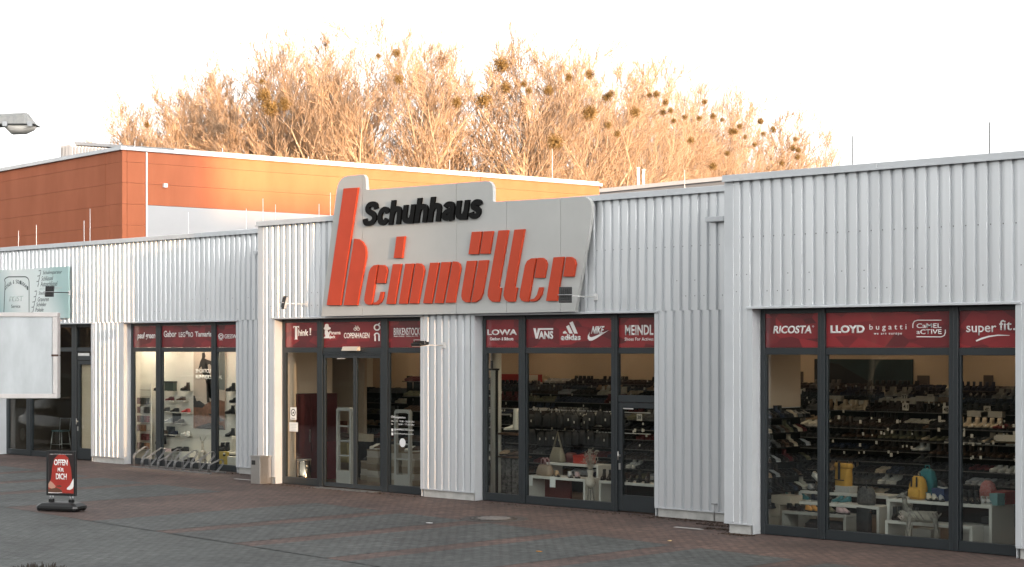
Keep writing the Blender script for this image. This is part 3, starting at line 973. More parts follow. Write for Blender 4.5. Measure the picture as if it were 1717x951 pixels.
# white hall at its far end
wx, wy, wz = far(1003, 314, 95)
wh = thing('white_hall', 'low white building beyond the far end of the orange hall', 'building', (wx, wy, 0), R(-6.3))
MB().box(0, 9.5, 0, 9, 0, wz - 0.3).build('wall', HWHITE, wh)
MB().box(-0.1, 9.6, -0.1, 9.1, wz - 0.295, wz - 0.1).build('roof_edge', WHITEMETAL, wh)
for k in range(2):
    x, y, z = far(1070 + 9 * k, 281 + 3 * k, 96)
    fl = thing('flue_pipe', ('left' if k == 0 else 'right') + ' one of two thin white pipes rising beyond the shop roof', 'pipe', (x, y, 0), group='twin white pipes')
    MB().lathe([(0.07, wz - 0.12), (0.07, z - 0.06)], 10).build('pipe', WHITEMETAL, fl)
    MB().lathe([(0.1, z - 0.059), (0.1, z)], 10).build('cap', WHITEMETAL, fl)

# ------------------------------------------------------------------ lightning rods
RODM = mat('rod_grey', (0.12, 0.12, 0.12), 0.5, 0.3)
RODS = [(1429, 228, 282, YR + 3, 'right block, left one'), (1659, 205, 262, YR + 3, 'right block, right one')]
for (px, pt, pb, Y, nm) in RODS:
    X, z1 = at(px, pt, Y)
    r = thing('lightning_rod', 'thin grey lightning rod on roof of ' + nm, 'lightning rod', (X, Y, 5.6), group='lightning rods on the right block')
    MB().tube([(0, 0, 0.05), (0, 0, z1 - 5.6)], [0.014, 0.010], 6).build('rod', RODM, r)
    MB().lathe([(0.16, 0.0), (0.14, 0.1), (0.05, 0.14)], 12).build('foot', CONC, r)
k = 0
for (px, pt, Y) in [(31, 387, 4.5), (61, 377, 3.2), (141, 370, 4.5), (151, 350, 6.5), (316, 356, 4.0), (413, 350, 4.5), (441, 333, 6.0), (462, 343, 5.0), (535, 342, 3.0), (554, 323, 5.0)]:
    X, z1 = at(px, pt, Y)
    r = thing('lightning_rod', 'thin pale lightning rod on the left shop roof, %s from the left' % ['first', 'second', 'third', 'fourth', 'fifth', 'sixth', 'seventh', 'eighth', 'ninth', 'tenth'][k], 'lightning rod', (X, Y, 5.6), group='lightning rods on the left roofs')
    MB().tube([(0, 0, 0.05), (0, 0, z1 - 5.6)], [0.011, 0.008], 6).build('rod', WHITEMETAL, r)
    MB().lathe([(0.16, 0.0), (0.14, 0.1), (0.05, 0.14)], 12).build('foot', CONC, r)
    k += 1
k = 0
for (px, dd, pt) in [(226, 69.3, 236), (373, 71, 248), (517, 73.5, 262), (754, 78, 268), (926, 82, 250), (1148, 84, 285)]:
    x, y, z = far(px, pt, dd)
    r = thing('lightning_rod', 'thin rod along the orange hall roof, %s from the left' % ['first', 'second', 'third', 'fourth', 'fifth', 'sixth'][k], 'lightning rod', (x, y, 10.5 if px < 1000 else 5.6), group='lightning rods on the hall')
    MB().tube([(0, 0, 0.1), (0, 0, z - (10.5 if px < 1000 else 5.6))], [0.016, 0.010], 6).build('rod', WHITEMETAL, r)
    MB().lathe([(0.12, 0.0), (0.1, 0.12), (0.05, 0.16)], 10).build('foot', WHITEMETAL, r)
    k += 1

# ------------------------------------------------------------------ bare trees behind
import numpy as np
BARK = mat('bark', (0.36, 0.27, 0.185), 0.9, vary=0.35, vscale=3.0)
TWIG = mat('twig', (0.37, 0.265, 0.175), 0.85, vary=0.3, vscale=0.8)


def gen_tree(seed, H=24.0):
    rr = random.Random(seed)
    segs = ([], [])

    def rv(s):
        return Vector((rr.gauss(0, s), rr.gauss(0, s), rr.gauss(0, s)))

    def grow(p, d, L, r0, lev):
        n = (10, 9, 7, 5, 3)[lev]
        st = L / n
        pts = [(p.copy(), r0)]
        for i in range(n):
            d = (d + rv((0.05, 0.08, 0.12, 0.12, 0.09)[lev]) + Vector((0, 0, (0.03, 0.055, 0.08, 0.11, 0.12)[lev]))).normalized()
            p = p + d * st
            rad = max(0.013, r0 * (1 - 0.78 * (i + 1) / n))
            pts.append((p.copy(), rad))
            if lev < 4:
                nb = (1.7 if i >= 1 else 0, 1.1, 1.0, 0.85)[lev]
                k = int(nb) + (1 if rr.random() < nb - int(nb) else 0)
                if lev > 0 and i == 0: k = min(k, 1)
                for _ in range(k):
                    ang = R((rr.uniform(26, 46), rr.uniform(25, 50), rr.uniform(24, 46), rr.uniform(18, 38))[lev])
                    ax = d.cross(rv(1)).normalized()
                    nd = Matrix.Rotation(ang, 3, ax) @ d
                    f = 1 - 0.5 * (i + 1) / n
                    LL = (H * 0.56 * rr.uniform(0.85, 1.1) * (1 - 0.55 * (i - 1) / 9), L * 0.50 * f * rr.uniform(0.8, 1.25), L * 0.54 * f * rr.uniform(0.7, 1.35), max(0.55, L * 0.55 * f * rr.uniform(0.7, 1.4)))[lev]
                    grow(p, nd, LL, max(0.0145, rad * rr.uniform(0.5, 0.8)), lev + 1)
        for a, c in zip(pts, pts[1:]):
            segs[0 if lev < 2 else 1].append((a[0], c[0], a[1], c[1]))
    grow(Vector((0, 0, 0)), Vector((rr.gauss(0, .03), rr.gauss(0, .03), 1)), H * 0.70, H * 0.0145, 0)
    zm = sorted(max(s[0].z, s[1].z) for s in segs[1])[-12]
    k = H / zm
    return [[(a * k, c * k, ra, rc) for a, c, ra, rc in sg] for sg in segs]


def seg_mesh(name, segs, m, sides=3):
    n = len(segs)
    A = np.array([s[0] for s in segs]); B = np.array([s[1] for s in segs]); r0 = np.array([s[2] for s in segs]); r1 = np.array([s[3] for s in segs])
    D = B - A; D /= np.linalg.norm(D, axis=1)[:, None] + 1e-9
    ref = np.where(np.abs(D[:, 2:3]) < 0.9, [[0, 0, 1.0]], [[1.0, 0, 0]])
    U = np.cross(D, ref); U /= np.linalg.norm(U, axis=1)[:, None]
    V = np.cross(D, U)
    vs_ = np.zeros((n, 2 * sides, 3))
    for j in range(sides):
        a = 2 * math.pi * j / sides
        o = U * math.cos(a) + V * math.sin(a)
        vs_[:, j] = A + o * r0[:, None]; vs_[:, sides + j] = B + o * r1[:, None]
    q = np.array([[j, (j + 1) % sides, (j + 1) % sides + sides, j + sides] for j in range(sides)])
    fs = (np.arange(n)[:, None, None] * 2 * sides + q[None]).reshape(-1)
    me = bpy.data.meshes.new(name)
    me.vertices.add(n * 2 * sides); me.vertices.foreach_set('co', vs_.reshape(-1))
    nf = n * sides
    me.loops.add(nf * 4); me.loops.foreach_set('vertex_index', fs.astype(np.int32))
    me.polygons.add(nf); me.polygons.foreach_set('loop_start', np.arange(nf, dtype=np.int32) * 4); me.polygons.foreach_set('loop_total', np.full(nf, 4, dtype=np.int32))
    me.update(calc_edges=True)
    me.materials.append(m)
    return me


ONES = ['', 'first', 'second', 'third', 'fourth', 'fifth', 'sixth', 'seventh', 'eighth', 'ninth', 'tenth', 'eleventh', 'twelfth', 'thirteenth', 'fourteenth', 'fifteenth', 'sixteenth', 'seventeenth', 'eighteenth', 'nineteenth']
TENS = {20: ('twentieth', 'twenty-'), 30: ('thirtieth', 'thirty-'), 40: ('fortieth', 'forty-'), 50: ('fiftieth', 'fifty-')}


def ordinal(n):
    return ONES[n] if n < 20 else TENS[n // 10 * 10][0] if n % 10 == 0 else TENS[n // 10 * 10][1] + ONES[n % 10]


TREES = []
for sd in (11, 23, 37, 52):
    s0, s1 = gen_tree(sd)
    TREES.append((seg_mesh('trunk', s0, BARK, 6), seg_mesh('crown', s1, TWIG, 3), s1))
print('tree segs', [len(t_[2]) for t_ in TREES])
ROW = [(262, 120, 20.2), (294, 117, 21.2), (326, 122, 22.2), (345, 115, 21.4), (392, 115, 21.3), (446, 119, 22.4), (478, 121, 23.6), (504, 113, 22.3), (562, 119, 24.0), (622, 112, 23.1), (684, 117, 24.4), (742, 112, 23.6), (800, 119, 24.6), (858, 113, 23.2), (915, 121, 23.9), (940, 118, 24.6), (968, 128, 24.4), (1018, 135, 25.2), (1066, 142, 25.4), (1112, 150, 25.8), (1156, 158, 26.2), (1198, 166, 26.5), (1240, 175, 26.9), (1278, 184, 27.1), (1312, 194, 27.3)]
MIS = mat('mistletoe', (0.17, 0.105, 0.028), 0.75, vary=0.4, vscale=6)


def mistletoe_mesh(seed):
    rr = random.Random(seed)
    sg, bm_ = [], MB()
    for _ in range(260):
        d = Vector((rr.gauss(0, 1), rr.gauss(0, 1), rr.gauss(0, 1))).normalized()
        e = d * rr.uniform(0.34, 0.52)
        bm_.tube([d * 0.02, e * 0.6 + Vector((rr.gauss(0, .03), rr.gauss(0, .03), rr.gauss(0, .03))), e], [0.012, 0.009, 0.006], 3, cap=False, smooth=False)
        for s in (-1, 1):
            t_ = d.cross(Vector((rr.gauss(0, 1), rr.gauss(0, 1), rr.gauss(0, 1)))).normalized()
            a, w_ = e, d.cross(t_) * 0.022
            tip = e + (d * 0.6 + t_ * s).normalized() * rr.uniform(0.07, 0.13)
            mid = (a + tip) / 2
            bm_.add([a, mid + w_, tip, mid - w_], [(0, 1, 2, 3)])
    return bm_.mesh('mistletoe', MIS)


MISM = [mistletoe_mesh(3), mistletoe_mesh(9)]
placed = []
for i, (px, dd, H) in enumerate(ROW):
    x, y, _ = far(px, 582, dd)
    y_ = y + rnd.uniform(-1.5, 1.5)
    ang = rnd.uniform(0, 6.28)
    T = TREES[i % 4]
    r = thing('bare_tree', 'bare sunlit tree in the row behind the hall, %s from the left' % ordinal(i + 1), 'tree', (x, y_, 0), ang, 'row of bare trees behind the hall')
    sc = H / 24.0
    r.scale = (sc * rnd.uniform(0.95, 1.1), sc * rnd.uniform(0.95, 1.1), sc)
    put('trunk', T[0], r); put('crown', T[1], r)
    placed.append((r, T))
MPX = [(657, 78, 13), (665, 124, 16), (631, 107, 9), (835, 107, 23), (848, 141, 17), (810, 167, 26), (776, 170, 16), (909, 147, 15), (941, 131, 13), (979, 123, 15), (260, 208, 10), (443, 144, 9), (432, 160, 22), (938, 249, 25), (868, 136, 10), (1032, 149, 13),
       (1008, 170, 18), (1064, 175, 20), (1093, 162, 13), (1122, 164, 12), (1119, 181, 11), (1188, 182, 10), (1205, 187, 12), (1156, 189, 10), (1223, 206, 9), (1246, 204, 11), (1288, 202, 10), (1282, 215, 11), (1300, 229, 11), (1326, 237, 9), (1289, 235, 10), (1316, 248, 11), (1348, 254, 10),
       (1160, 223, 14), (1180, 210, 11), (1222, 229, 13), (1245, 217, 10), (1101, 196, 12), (1275, 240, 9), (1320, 278, 10), (1338, 276, 11), (1200, 278, 15), (1230, 255, 11), (985, 187, 24), (1020, 222, 14), (455, 168, 26), (470, 185, 20), (1262, 228, 9), (1334, 262, 8), (1296, 215, 8), (885, 150, 10), (1143, 205, 10), (1075, 160, 10), (1048, 230, 13)]
cnt = {}
MPX.sort()
bpy.context.view_layer.update()
ENDS = []
for (r, T) in placed:      # every branch joint of the row, in the world
    M = np.array(r.matrix_basis)
    E = np.array([s_[1] for s_ in T[2] ])
    ENDS.append(E @ M[:3, :3].T + M[:3, 3])
ENDS = np.concatenate(ENDS)
DX, DY = ENDS[:, 0] - CAMX, ENDS[:, 1] - CAMY
DEP = -DX * _st + DY * _ct
PXE = 858.5 + 3030 * (DX * _ct + DY * _st) / DEP
PYE = 582 - 3030 * (ENDS[:, 2] - CAM_H) / DEP
for k, (px, py, dia) in enumerate(MPX):
    miss = np.hypot(PXE - px, PYE - py)
    best = ENDS[np.argmin(np.where(miss < max(14, miss.min() + 1), DEP, 1e9))]      # it grows on the foremost branch near there
    dd = -(best[0] - CAMX) * _st + (best[1] - CAMY) * _ct
    o = put('mistletoe_clump', MISM[k % 2], None, tuple(best), (rnd.uniform(0, 3), rnd.uniform(0, 3), rnd.uniform(0, 3)))
    o.scale = (dia / 3030 * dd * (1.2 if px < 1000 else 1.0),) * 3
    side = 'left' if px < 600 else 'middle' if px < 950 else 'right'
    cnt[side] = cnt.get(side, 0) + 1
    tag(o, '%s mistletoe ball in the treetops, %s part, %s from left' % ('big' if dia > 14 else 'small', side, ordinal(cnt[side])), 'mistletoe', 'mistletoe balls, %s part of the tree row' % side)

# ------------------------------------------------------------------ off to the right and behind: sun blockers added for shade, and what shows in the glass
BLOCKER = mat('grey_render', (0.25, 0.24, 0.22), 0.85, vary=0.15, vscale=0.3)
for (nm, lab, x0, x1, y0, y1, h_) in [('sun_blocker', 'tall grey block added far right to block the sun, farther one, unseen', 112, 118, -110, -27.2, 20.6), ('sun_blocker', 'tall grey block added far right to block the sun, nearer one, unseen', 112, 118, -25.5, -15.6, 20.6), ('sun_blocker', 'lower grey block added beside the tall ones to block the sun, unseen', 112, 118, -15.5, 60, 17.9)]:  # unseen sun blockers; the gap between the tall ones lets a beam through
    r = thing(nm, lab, 'building', (0, 0, 0))
    MB().box(x0, x1, y0, y1, 0, h_).build('wall', BLOCKER, r)
    MB().box(x0 - 0.3, x1 + 0.3, y0 + 0.01, y1 - 0.01, h_ + 0.001, h_ + 0.3).build('roof', ROOFM, r)
    wb = MB()
    for zf in range(int(h_ // 3)):
        yy = y0 + 2
        while yy < y1 - 2:
            wb.box(x0 - 0.03, x0 + 0.05, yy, yy + 1.3, zf * 3 + 1, zf * 3 + 2.4); yy += 3.2
    wb.build('windows', FRAME, r)['kind'] = 'stuff'
r = thing('brick_terrace', 'long dark brick terrace across the car park behind the camera, seen in reflections', 'building', (0, 0, 0))
MB().box(-230, -20, -92, -80, 0, 9).build('wall', mat('dark_brick', (0.07, 0.05, 0.045), 0.9, vary=0.3, vscale=0.4), r)
MB().prism([(-92.6, 9.0), (-79.4, 9.0), (-86, 13)], -230.5, -19.5, 'X').build('roof', mat('dark_tiles', (0.05, 0.04, 0.04), 0.8, vary=0.3, vscale=1), r, fix=True)
for k in range(9):
    T = TREES[k % 4]
    r = thing('car_park_tree', 'bare tree across the car park, %s from the left, seen only in reflections' % ordinal(k + 1), 'tree', (-150 + k * 15 + rnd.uniform(-3, 3), -62 + rnd.uniform(-6, 6), 0), rnd.uniform(0, 6), 'trees across the car park')
    r.scale = (0.5, 0.5, 0.5)
    put('trunk', T[0], r); put('crown', T[1], r)

hg = thing('reflection_screen', 'long dark leafy screen added to darken window reflections, otherwise unseen', 'reflection_screen')  # added leafy screen, darkens the ground mirrored in the glass
hb = MB()
rh_ = random.Random(2)
nx, pr_ = 120, [(-0.6, 0.0), (-0.7, 0.8), (-0.55, 1.6), (0.0, 1.75), (0.55, 1.6), (0.7, 0.8), (0.6, 0.0)]
hv = [(-78 + 86 * i / nx, -20.5 + y_ + rh_.gauss(0, 0.08), max(0, z_ + (rh_.gauss(0, 0.07) if z_ > 0 else 0))) for i in range(nx + 1) for y_, z_ in pr_]
hb.add(hv, [(i * 7 + j, (i + 1) * 7 + j, (i + 1) * 7 + j + 1, i * 7 + j + 1) for i in range(nx) for j in range(6)])
hb.build('foliage', mat('screen_green', (0.025, 0.03, 0.02), 0.9, vary=0.5, vscale=5, bump=1.0, bscale=20), hg, fix=True)
for i in range(40): MB().lathe([(0.04, 0.0), (0.03, 0.6)], 6, (-77 + i * 2.1, -20.5)).build('stem', BARK, hg)

# ------------------------------------------------------------------ inside the shop
FLOORM = mat('shop_floor', (0.14, 0.105, 0.08), 0.45, vary=0.2, vscale=1.5)
BEIGE = mat('beige_wall', (0.56, 0.44, 0.33), 0.8, vary=0.06, vscale=0.5)
CREAM = mat('cream_wall', (0.66, 0.62, 0.54), 0.8, vary=0.04, vscale=0.8)
CEIL = mat('shop_ceiling', (0.45, 0.43, 0.40), 0.9)
WLAM = mat('white_laminate', (0.62, 0.60, 0.55), 0.4, vary=0.04, vscale=2)
GLAM = mat('grey_laminate', (0.30, 0.29, 0.26), 0.5, vary=0.06, vscale=2)
SHELFM = mat('dark_shelf', (0.012, 0.011, 0.010), 0.6, spec=0.2)
b = MB()
b.box(-25.9, 21.9, 2.0, 11.9, -0.015, 0.02).box(-10.6, 21.9, 0.3, 1.998, -0.015, 0.0195).box(3.8, 21.9, -1.1, 0.298, -0.015, 0.019)
struct(b.build('shop_floor', FLOORM))
b = MB()
b.box(-25.9, 21.9, 2.0, 11.9, 3.70, 3.76).box(-10.6, 21.9, 0.31, 1.998, 3.70, 3.758).box(3.8, 21.9, -1.1, 0.308, 3.70, 3.757)
struct(b.build('shop_ceiling', CEIL))
struct(MB().box(-21.5, 21.9, 11.2, 11.3, 0.02, 3.70).build('back_wall', BEIGE))
struct(MB().box(14.0, 14.1, -1.0, 11.19, 0.02, 3.70).build('side_wall', BEIGE))
struct(MB().box(-19.62, -19.52, 1.82, 11.19, 0.02, 3.70).build('partition_wall', CREAM))
struct(MB().box(-26.1, -26.0, 1.82, 7.0, 0.02, 3.70).build('partition_wall', mat('brown_wall', (0.07, 0.055, 0.04), 0.8)))
struct(MB().box(-26.0, -19.63, 7.0, 7.1, 0.02, 3.70).build('repair_shop_wall', mat('brown_wall', (0.07, 0.055, 0.04), 0.8)))
DW = 2.55
struct(MB().box(-19.51, -12.6, DW, DW + 0.1, 0.02, 3.70).build('display_wall', CREAM))
struct(MB().box(-12.7, -12.6, 1.82, DW - 0.002, 0.02, 3.70).build('display_side_wall', CREAM))

LAMP = mat('lamp_panel', (0.9, 0.85, 0.75), 0.5, emit=(1.0, 0.72, 0.46, 3.8))
LAMPF = mat('front_lamp_panel', (0.9, 0.85, 0.75), 0.5, emit=(1.0, 0.80, 0.58, 15.0))
LAMPD = mat('display_lamp_panel', (0.9, 0.88, 0.82), 0.5, emit=(1.0, 0.87, 0.70, 24.0))
k = 0


def ceiling_lamp(x, y, lx, ly, m, label, z=3.70):
    r = thing('ceiling_lamp', label, 'lamp', (x, y, z), group='shop ceiling lamps')
    MB().box(-lx / 2, lx / 2, -ly / 2, ly / 2, -0.06, -0.001).build('housing', WHITEMETAL, r)
    MB().box(-lx / 2 + 0.01, lx / 2 - 0.01, -ly / 2 + 0.01, ly / 2 - 0.01, -0.066, -0.0605).build('diffuser', m, r)


for i in range(8):
    ceiling_lamp(-17.5 + i * 2.8, 10.0, 1.5, 0.1, LAMP, 'warm ceiling strip lamp by the back wall, %s from the left' % ordinal(i + 1))
for i in range(6):
    ceiling_lamp(-8.4 + i * 3.0, 1.5, 0.6, 0.10, LAMPF, 'warm ceiling strip lamp over the front racks, %s from the left' % ordinal(i + 1))
for i in range(3):
    ceiling_lamp(-18.4 + i * 2.1, 2.1, 1.2, 0.10, LAMPD, 'strip lamp over the white display wall, %s from the left' % ordinal(i + 1))
ceiling_lamp(-23.5, 5.8, 0.35, 0.10, LAMPF, 'warm ceiling lamp inside the repair shop')
ceiling_lamp(5.6, 0.5, 0.8, 0.10, LAMP, 'warm lamp added to light the side lining inside the right-hand window')  # unseen extra lamp, added to brighten the side wall lining


# ------------------------------------------------------------------ shoes
def shoe_shape(kind):
    """one shoe, toe towards -Y, heel at y=0.13, standing on z=0; slot 0 upper, 1 sole, 2 lining"""
    b = MB()
    L = 0.27
    shaft = {'sneaker': 0.075, 'low': 0.065, 'ankle': 0.15, 'boot': 0.33, 'pump': 0.055}[kind]
    st = [(0.0, 0.022, 0.030), (0.10, 0.040, 0.042), (0.28, 0.046, 0.052), (0.45, 0.042, 0.072), (0.58, 0.036, 0.088)]
    # sole
    so = [(-0.006, 0.0), (0.03, 0.03), (0.12, 0.043), (0.3, 0.048), (0.5, 0.040), (0.75, 0.036), (0.93, 0.033), (1.0, 0.018)]
    heel = 0.03 if kind in ('pump', 'boot', 'ankle') else 0.0
    top = [(-w_, u) for u, w_ in so] + [(w_, u) for u, w_ in reversed(so)]
    pts = [(x, -0.14 + u * L) for x, u in top]
    b.prism(pts, 0.0 + heel * 0.25, 0.024 + heel * 0.25, 'Z', 1)
    if heel:
        b.box(-0.03, 0.03, 0.055, 0.125, 0.0, 0.03, 1)
        b.box(-0.035, 0.035, -0.13, -0.03, 0.0, 0.008, 1)
    zb = 0.024 + heel * 0.25
    # vamp to ankle as rings along the foot
    n = 8
    rings = []
    for (u, w_, h_) in st:
        y = -0.137 + u * L
        rings.append([(w_ * math.cos(math.pi * j / (n - 1)) * (1.0), y, zb + max(0.0, math.sin(math.pi * j / (n - 1))) ** 0.7 * h_) for j in range(n)])
    ra = [(w_, -0.137 + u * L, h_) for u, w_, h_ in st]
    b.rings(rings, 0, True, False)
    # heel counter and shaft as upright rings
    yc = -0.137 + 0.78 * L
    m_ = 10
    hr = []
    for (z, rx, ry, dy) in [(zb, 0.036, 0.062, 0.0), (zb + 0.05, 0.034, 0.058, 0.0), (zb + shaft * 0.75 + 0.012, 0.031 if shaft < 0.3 else 0.042, 0.05, 0.004), (zb + shaft + 0.02, 0.033 if shaft < 0.3 else 0.047, 0.048, 0.006 if shaft > 0.1 else 0.0)]:
        hr.append([(rx * math.cos(2 * math.pi * j / m_), yc + dy + ry * math.sin(2 * math.pi * j / m_), z) for j in range(m_)])
    b.rings(hr, 0, True, False)
    o = len(b.v) - m_
    b.f.append(tuple(range(o, o + m_))); b.m.append(2); b.s.append(False)
    if kind in ('sneaker', 'ankle'):
        for q_ in range(3):
            y = -0.137 + (0.40 + q_ * 0.07) * L
            b.box(-0.022, 0.022, y, y + 0.007, zb + 0.066 + q_ * 0.009, zb + 0.076 + q_ * 0.009, 2)
    return b


SHAPES = {k_: shoe_shape(k_) for k_ in ('sneaker', 'low', 'ankle', 'boot', 'pump')}
COLS = {'black': (0.006, 0.006, 0.0065), 'charcoal': (0.014, 0.014, 0.015), 'dark brown': (0.022, 0.012, 0.008), 'brown': (0.065, 0.035, 0.02), 'grey': (0.10, 0.095, 0.09), 'tan': (0.40, 0.27, 0.16), 'sand': (0.50, 0.40, 0.28), 'white': (0.68, 0.66, 0.60), 'wine red': (0.10, 0.015, 0.016),
        'navy': (0.014, 0.02, 0.04), 'teal': (0.03, 0.14, 0.16), 'orange': (0.55, 0.26, 0.07), 'pink': (0.50, 0.36, 0.36), 'olive': (0.13, 0.12, 0.07), 'red': (0.32, 0.03, 0.025), 'silver': (0.42, 0.42, 0.42), 'cream': (0.6, 0.55, 0.45)}
_sm = {}


def shoe_mesh(kind, col):
    if (kind, col) not in _sm:
        up = mat('shoe ' + col, COLS[col], 0.5, spec=0.4)
        dark = col in ('black', 'charcoal', 'dark brown', 'navy', 'brown', 'wine red', 'olive')
        sole = mat('rubber dark', (0.010, 0.0095, 0.009), 0.7) if kind != 'sneaker' or col in ('black', 'dark brown') else mat('rubber pale', (0.5, 0.48, 0.43), 0.6)
        lin = mat('lining', (0.02, 0.018, 0.016), 0.8) if dark else mat('lining pale', (0.28, 0.25, 0.2), 0.8)
        _sm[(kind, col)] = SHAPES[kind].mesh('shoe', [up, sole, lin])
    return _sm[(kind, col)]


NAMES = {'sneaker': 'sneaker', 'low': 'low_shoe', 'ankle': 'ankle_boot', 'boot': 'tall_boot', 'pump': 'pump_shoe'}


def shoe(kind, col, x, y, z, rz, label, group=None, tilt=0.0, s=1.0):
    o = put(NAMES[kind], shoe_mesh(kind, col), None, (x, y, z), (tilt, 0, rz))
    if s != 1.0: o.scale = (s, s, s)
    return tag(o, label, {'sneaker': 'sneaker', 'low': 'shoe', 'pump': 'shoe'}.get(kind, 'boot'), group)


def rack(x0, x1, Y, shelves, label, depth=0.36, back=True):
    r = thing('shoe_rack', label, 'shelf', (0, 0, 0), group='shoe racks')
    n = max(1, round((x1 - x0) / 1.6))
    for i in range(n + 1):
        x = x0 + (x1 - x0) * i / n
        MB().box(x - 0.015, x + 0.015, Y + depth * 0.45, Y + depth * 0.9, 0.02, shelves[-1] + 0.12).build('upright', SHELFM, r)
    for z in shelves:
        MB().box(x0, x1, Y, Y + depth, z - 0.02, z).build('shelf_board', SHELFM, r)
        MB().box(x0, x1, Y - 0.004, Y - 0.0005, z - 0.018, z - 0.002).build('shelf_edge', mat('shelf_edge', (0.14, 0.13, 0.12), 0.4, 0.6), r)
    if back:
        MB().box(x0, x1, Y + depth + 0.002, Y + depth + 0.02, 0.02, shelves[-1] + 0.1).build('back_board', SHELFM, r)
    return r


rs2 = random.Random(5)
DARK = ['black'] * 9 + ['charcoal'] * 3 + ['dark brown'] * 4 + ['brown'] * 2 + ['navy'] * 2 + ['grey'] * 2 + ['wine red', 'tan', 'white', 'sand', 'cream', 'silver', 'olive', 'grey']
loose = MB()
LK, LI = [], {}


def loose_shoe(kind, col, x, y, z, rz):
    """a shoe joined into the uncountable mass on the racks further back"""
    sh = SHAPES[kind]
    c, s = math.cos(rz), math.sin(rz)
    if col not in LI:
        LI[col] = len(LK); LK.append(mat('shoe ' + col, COLS[col], 0.5, spec=0.4))
    o = len(loose.v)
    loose.v += [(x + a * c - d * s, y + a * s + d * c, z + e) for a, d, e in sh.v]
    loose.f += [tuple(i + o for i in f) for f in sh.f]
    loose.m += [LI[col]] * len(sh.f)
    loose.s += sh.s


sc_ = {}


def fill(x0, x1, Y, z, mix, step=0.125, kinds=('sneaker', 'low', 'ankle', 'low'), single=None, rz0=-0.35):
    x = x0
    while x < x1:
        run = rs2.randint(2, 6)
        col, kind = rs2.choice(mix), rs2.choice(kinds)
        for _ in range(run):
            if x >= x1: break
            rz = rz0 + rs2.uniform(-0.12, 0.12) if Y < 4 else rs2.uniform(-1.5, 0.6)
            yy = Y + 0.15 + rs2.uniform(-0.02, 0.02)
            if single:
                sc_[(single, col, kind)] = sc_.get((single, col, kind), 0) + 1
                shoe(kind, col, x, yy, z, rz, '%s %s %s from left on the %s' % (ordinal(sc_[(single, col, kind)]), col, NAMES[kind].replace('_', ' '), single), 'shoes on the ' + single)
            else:
                loose_shoe(kind, col, x, yy, z, rz)
            x += step + (0.02 if kind == 'boot' else 0) + rs2.uniform(-0.01, 0.015)


ZS = [0.42, 0.62, 0.82, 1.02, 1.22, 1.42, 1.62]
TIER = ['bottom', 'second lowest', 'third lowest', 'middle', 'third highest', 'second highest', 'top']
# front racks: right window (split in two) and middle window
rack(0.0, 5.2, 2.6, ZS, 'long dark shoe rack behind the right-hand window, left half')
rack(5.25, 9.8, 2.3, [0.50, 0.73, 0.96, 1.19, 1.43, 1.68], 'long dark shoe rack behind the right-hand window, right half')
rack(-7.4, -0.3, 2.6, ZS, 'long dark shoe rack behind the middle window')
for i, z in enumerate(ZS):
    fill(0.1, 1.2, 2.6, z, DARK)
    if i >= 3: fill(1.2, 5.1, 2.6, z, DARK, 0.15, single=TIER[i] + ' shelf, left rack, right-hand window')
    else: fill(1.2, 5.1, 2.6, z, DARK)
    if i >= 3: fill(-6.3, -1.9, 2.6, z, DARK, 0.15, single=TIER[i] + ' shelf, middle window')
    else: fill(-6.3, -1.9, 2.6, z, DARK)
    fill(-7.3, -6.3, 2.6, z, DARK); fill(-1.9, -0.4, 2.6, z, DARK)
Z2 = [0.50, 0.73, 0.96, 1.19, 1.43, 1.68]
T2 = ['bottom', 'second lowest', 'third lowest', 'third highest', 'second highest', 'top']
for i, z in enumerate(Z2):
    lab = T2[i] + ' shelf, right rack, right-hand window'
    if i < 2:
        fill(5.35, 9.7, 2.3, z, DARK); continue
    mid = 6.55
    fill(5.35, mid, 2.3, z, DARK, 0.15, single=lab)
    if i == 2: fill(mid, 8.6, 2.3, z, ['white', 'white', 'cream'], 0.14, ('sneaker', 'low'), lab)
    elif i == 3: fill(mid, 7.0, 2.3, z, ['wine red', 'brown'], 0.14, ('low',), lab); fill(7.0, 8.6, 2.3, z, ['white', 'silver', 'cream'], 0.14, ('sneaker', 'ankle'), lab)
    elif i == 4: fill(6.4, 8.6, 2.3, z, ['tan', 'sand', 'sand'], 0.145, ('ankle', 'sneaker'), lab)
    else: fill(mid, 8.6, 2.3, z, DARK + ['grey', 'brown'], 0.15, ('ankle', 'low'), lab)
    fill(8.6, 9.7, 2.3, z, DARK)
# racks behind, stepping up to the back wall
for Y, top, xa, xb in [(4.5, 1.86, -9.6, 7.5), (6.4, 1.97, -12.0, 6.5), (8.3, 2.03, -14.0, 5.0), (10.75, 2.12, -16.5, 4.0)]:
    sh = [top - 0.24 * i for i in range(5)][::-1]
    rack(xa, xb, Y, sh, 'dark shoe rack %s row from the back wall' % {4.5: 'fourth', 6.4: 'third', 8.3: 'second', 10.75: 'in the last'}[Y])
    for j, z in enumerate(sh[-3:]):
        fill(xa + 0.1, xb - 0.1, Y, z, DARK + (['white', 'tan', 'sand'] if Y in (6.4, 8.3) else []), 0.15, ('ankle', 'low', 'ankle', 'sneaker', 'ankle') if j == 2 else ('low', 'sneaker', 'ankle'))
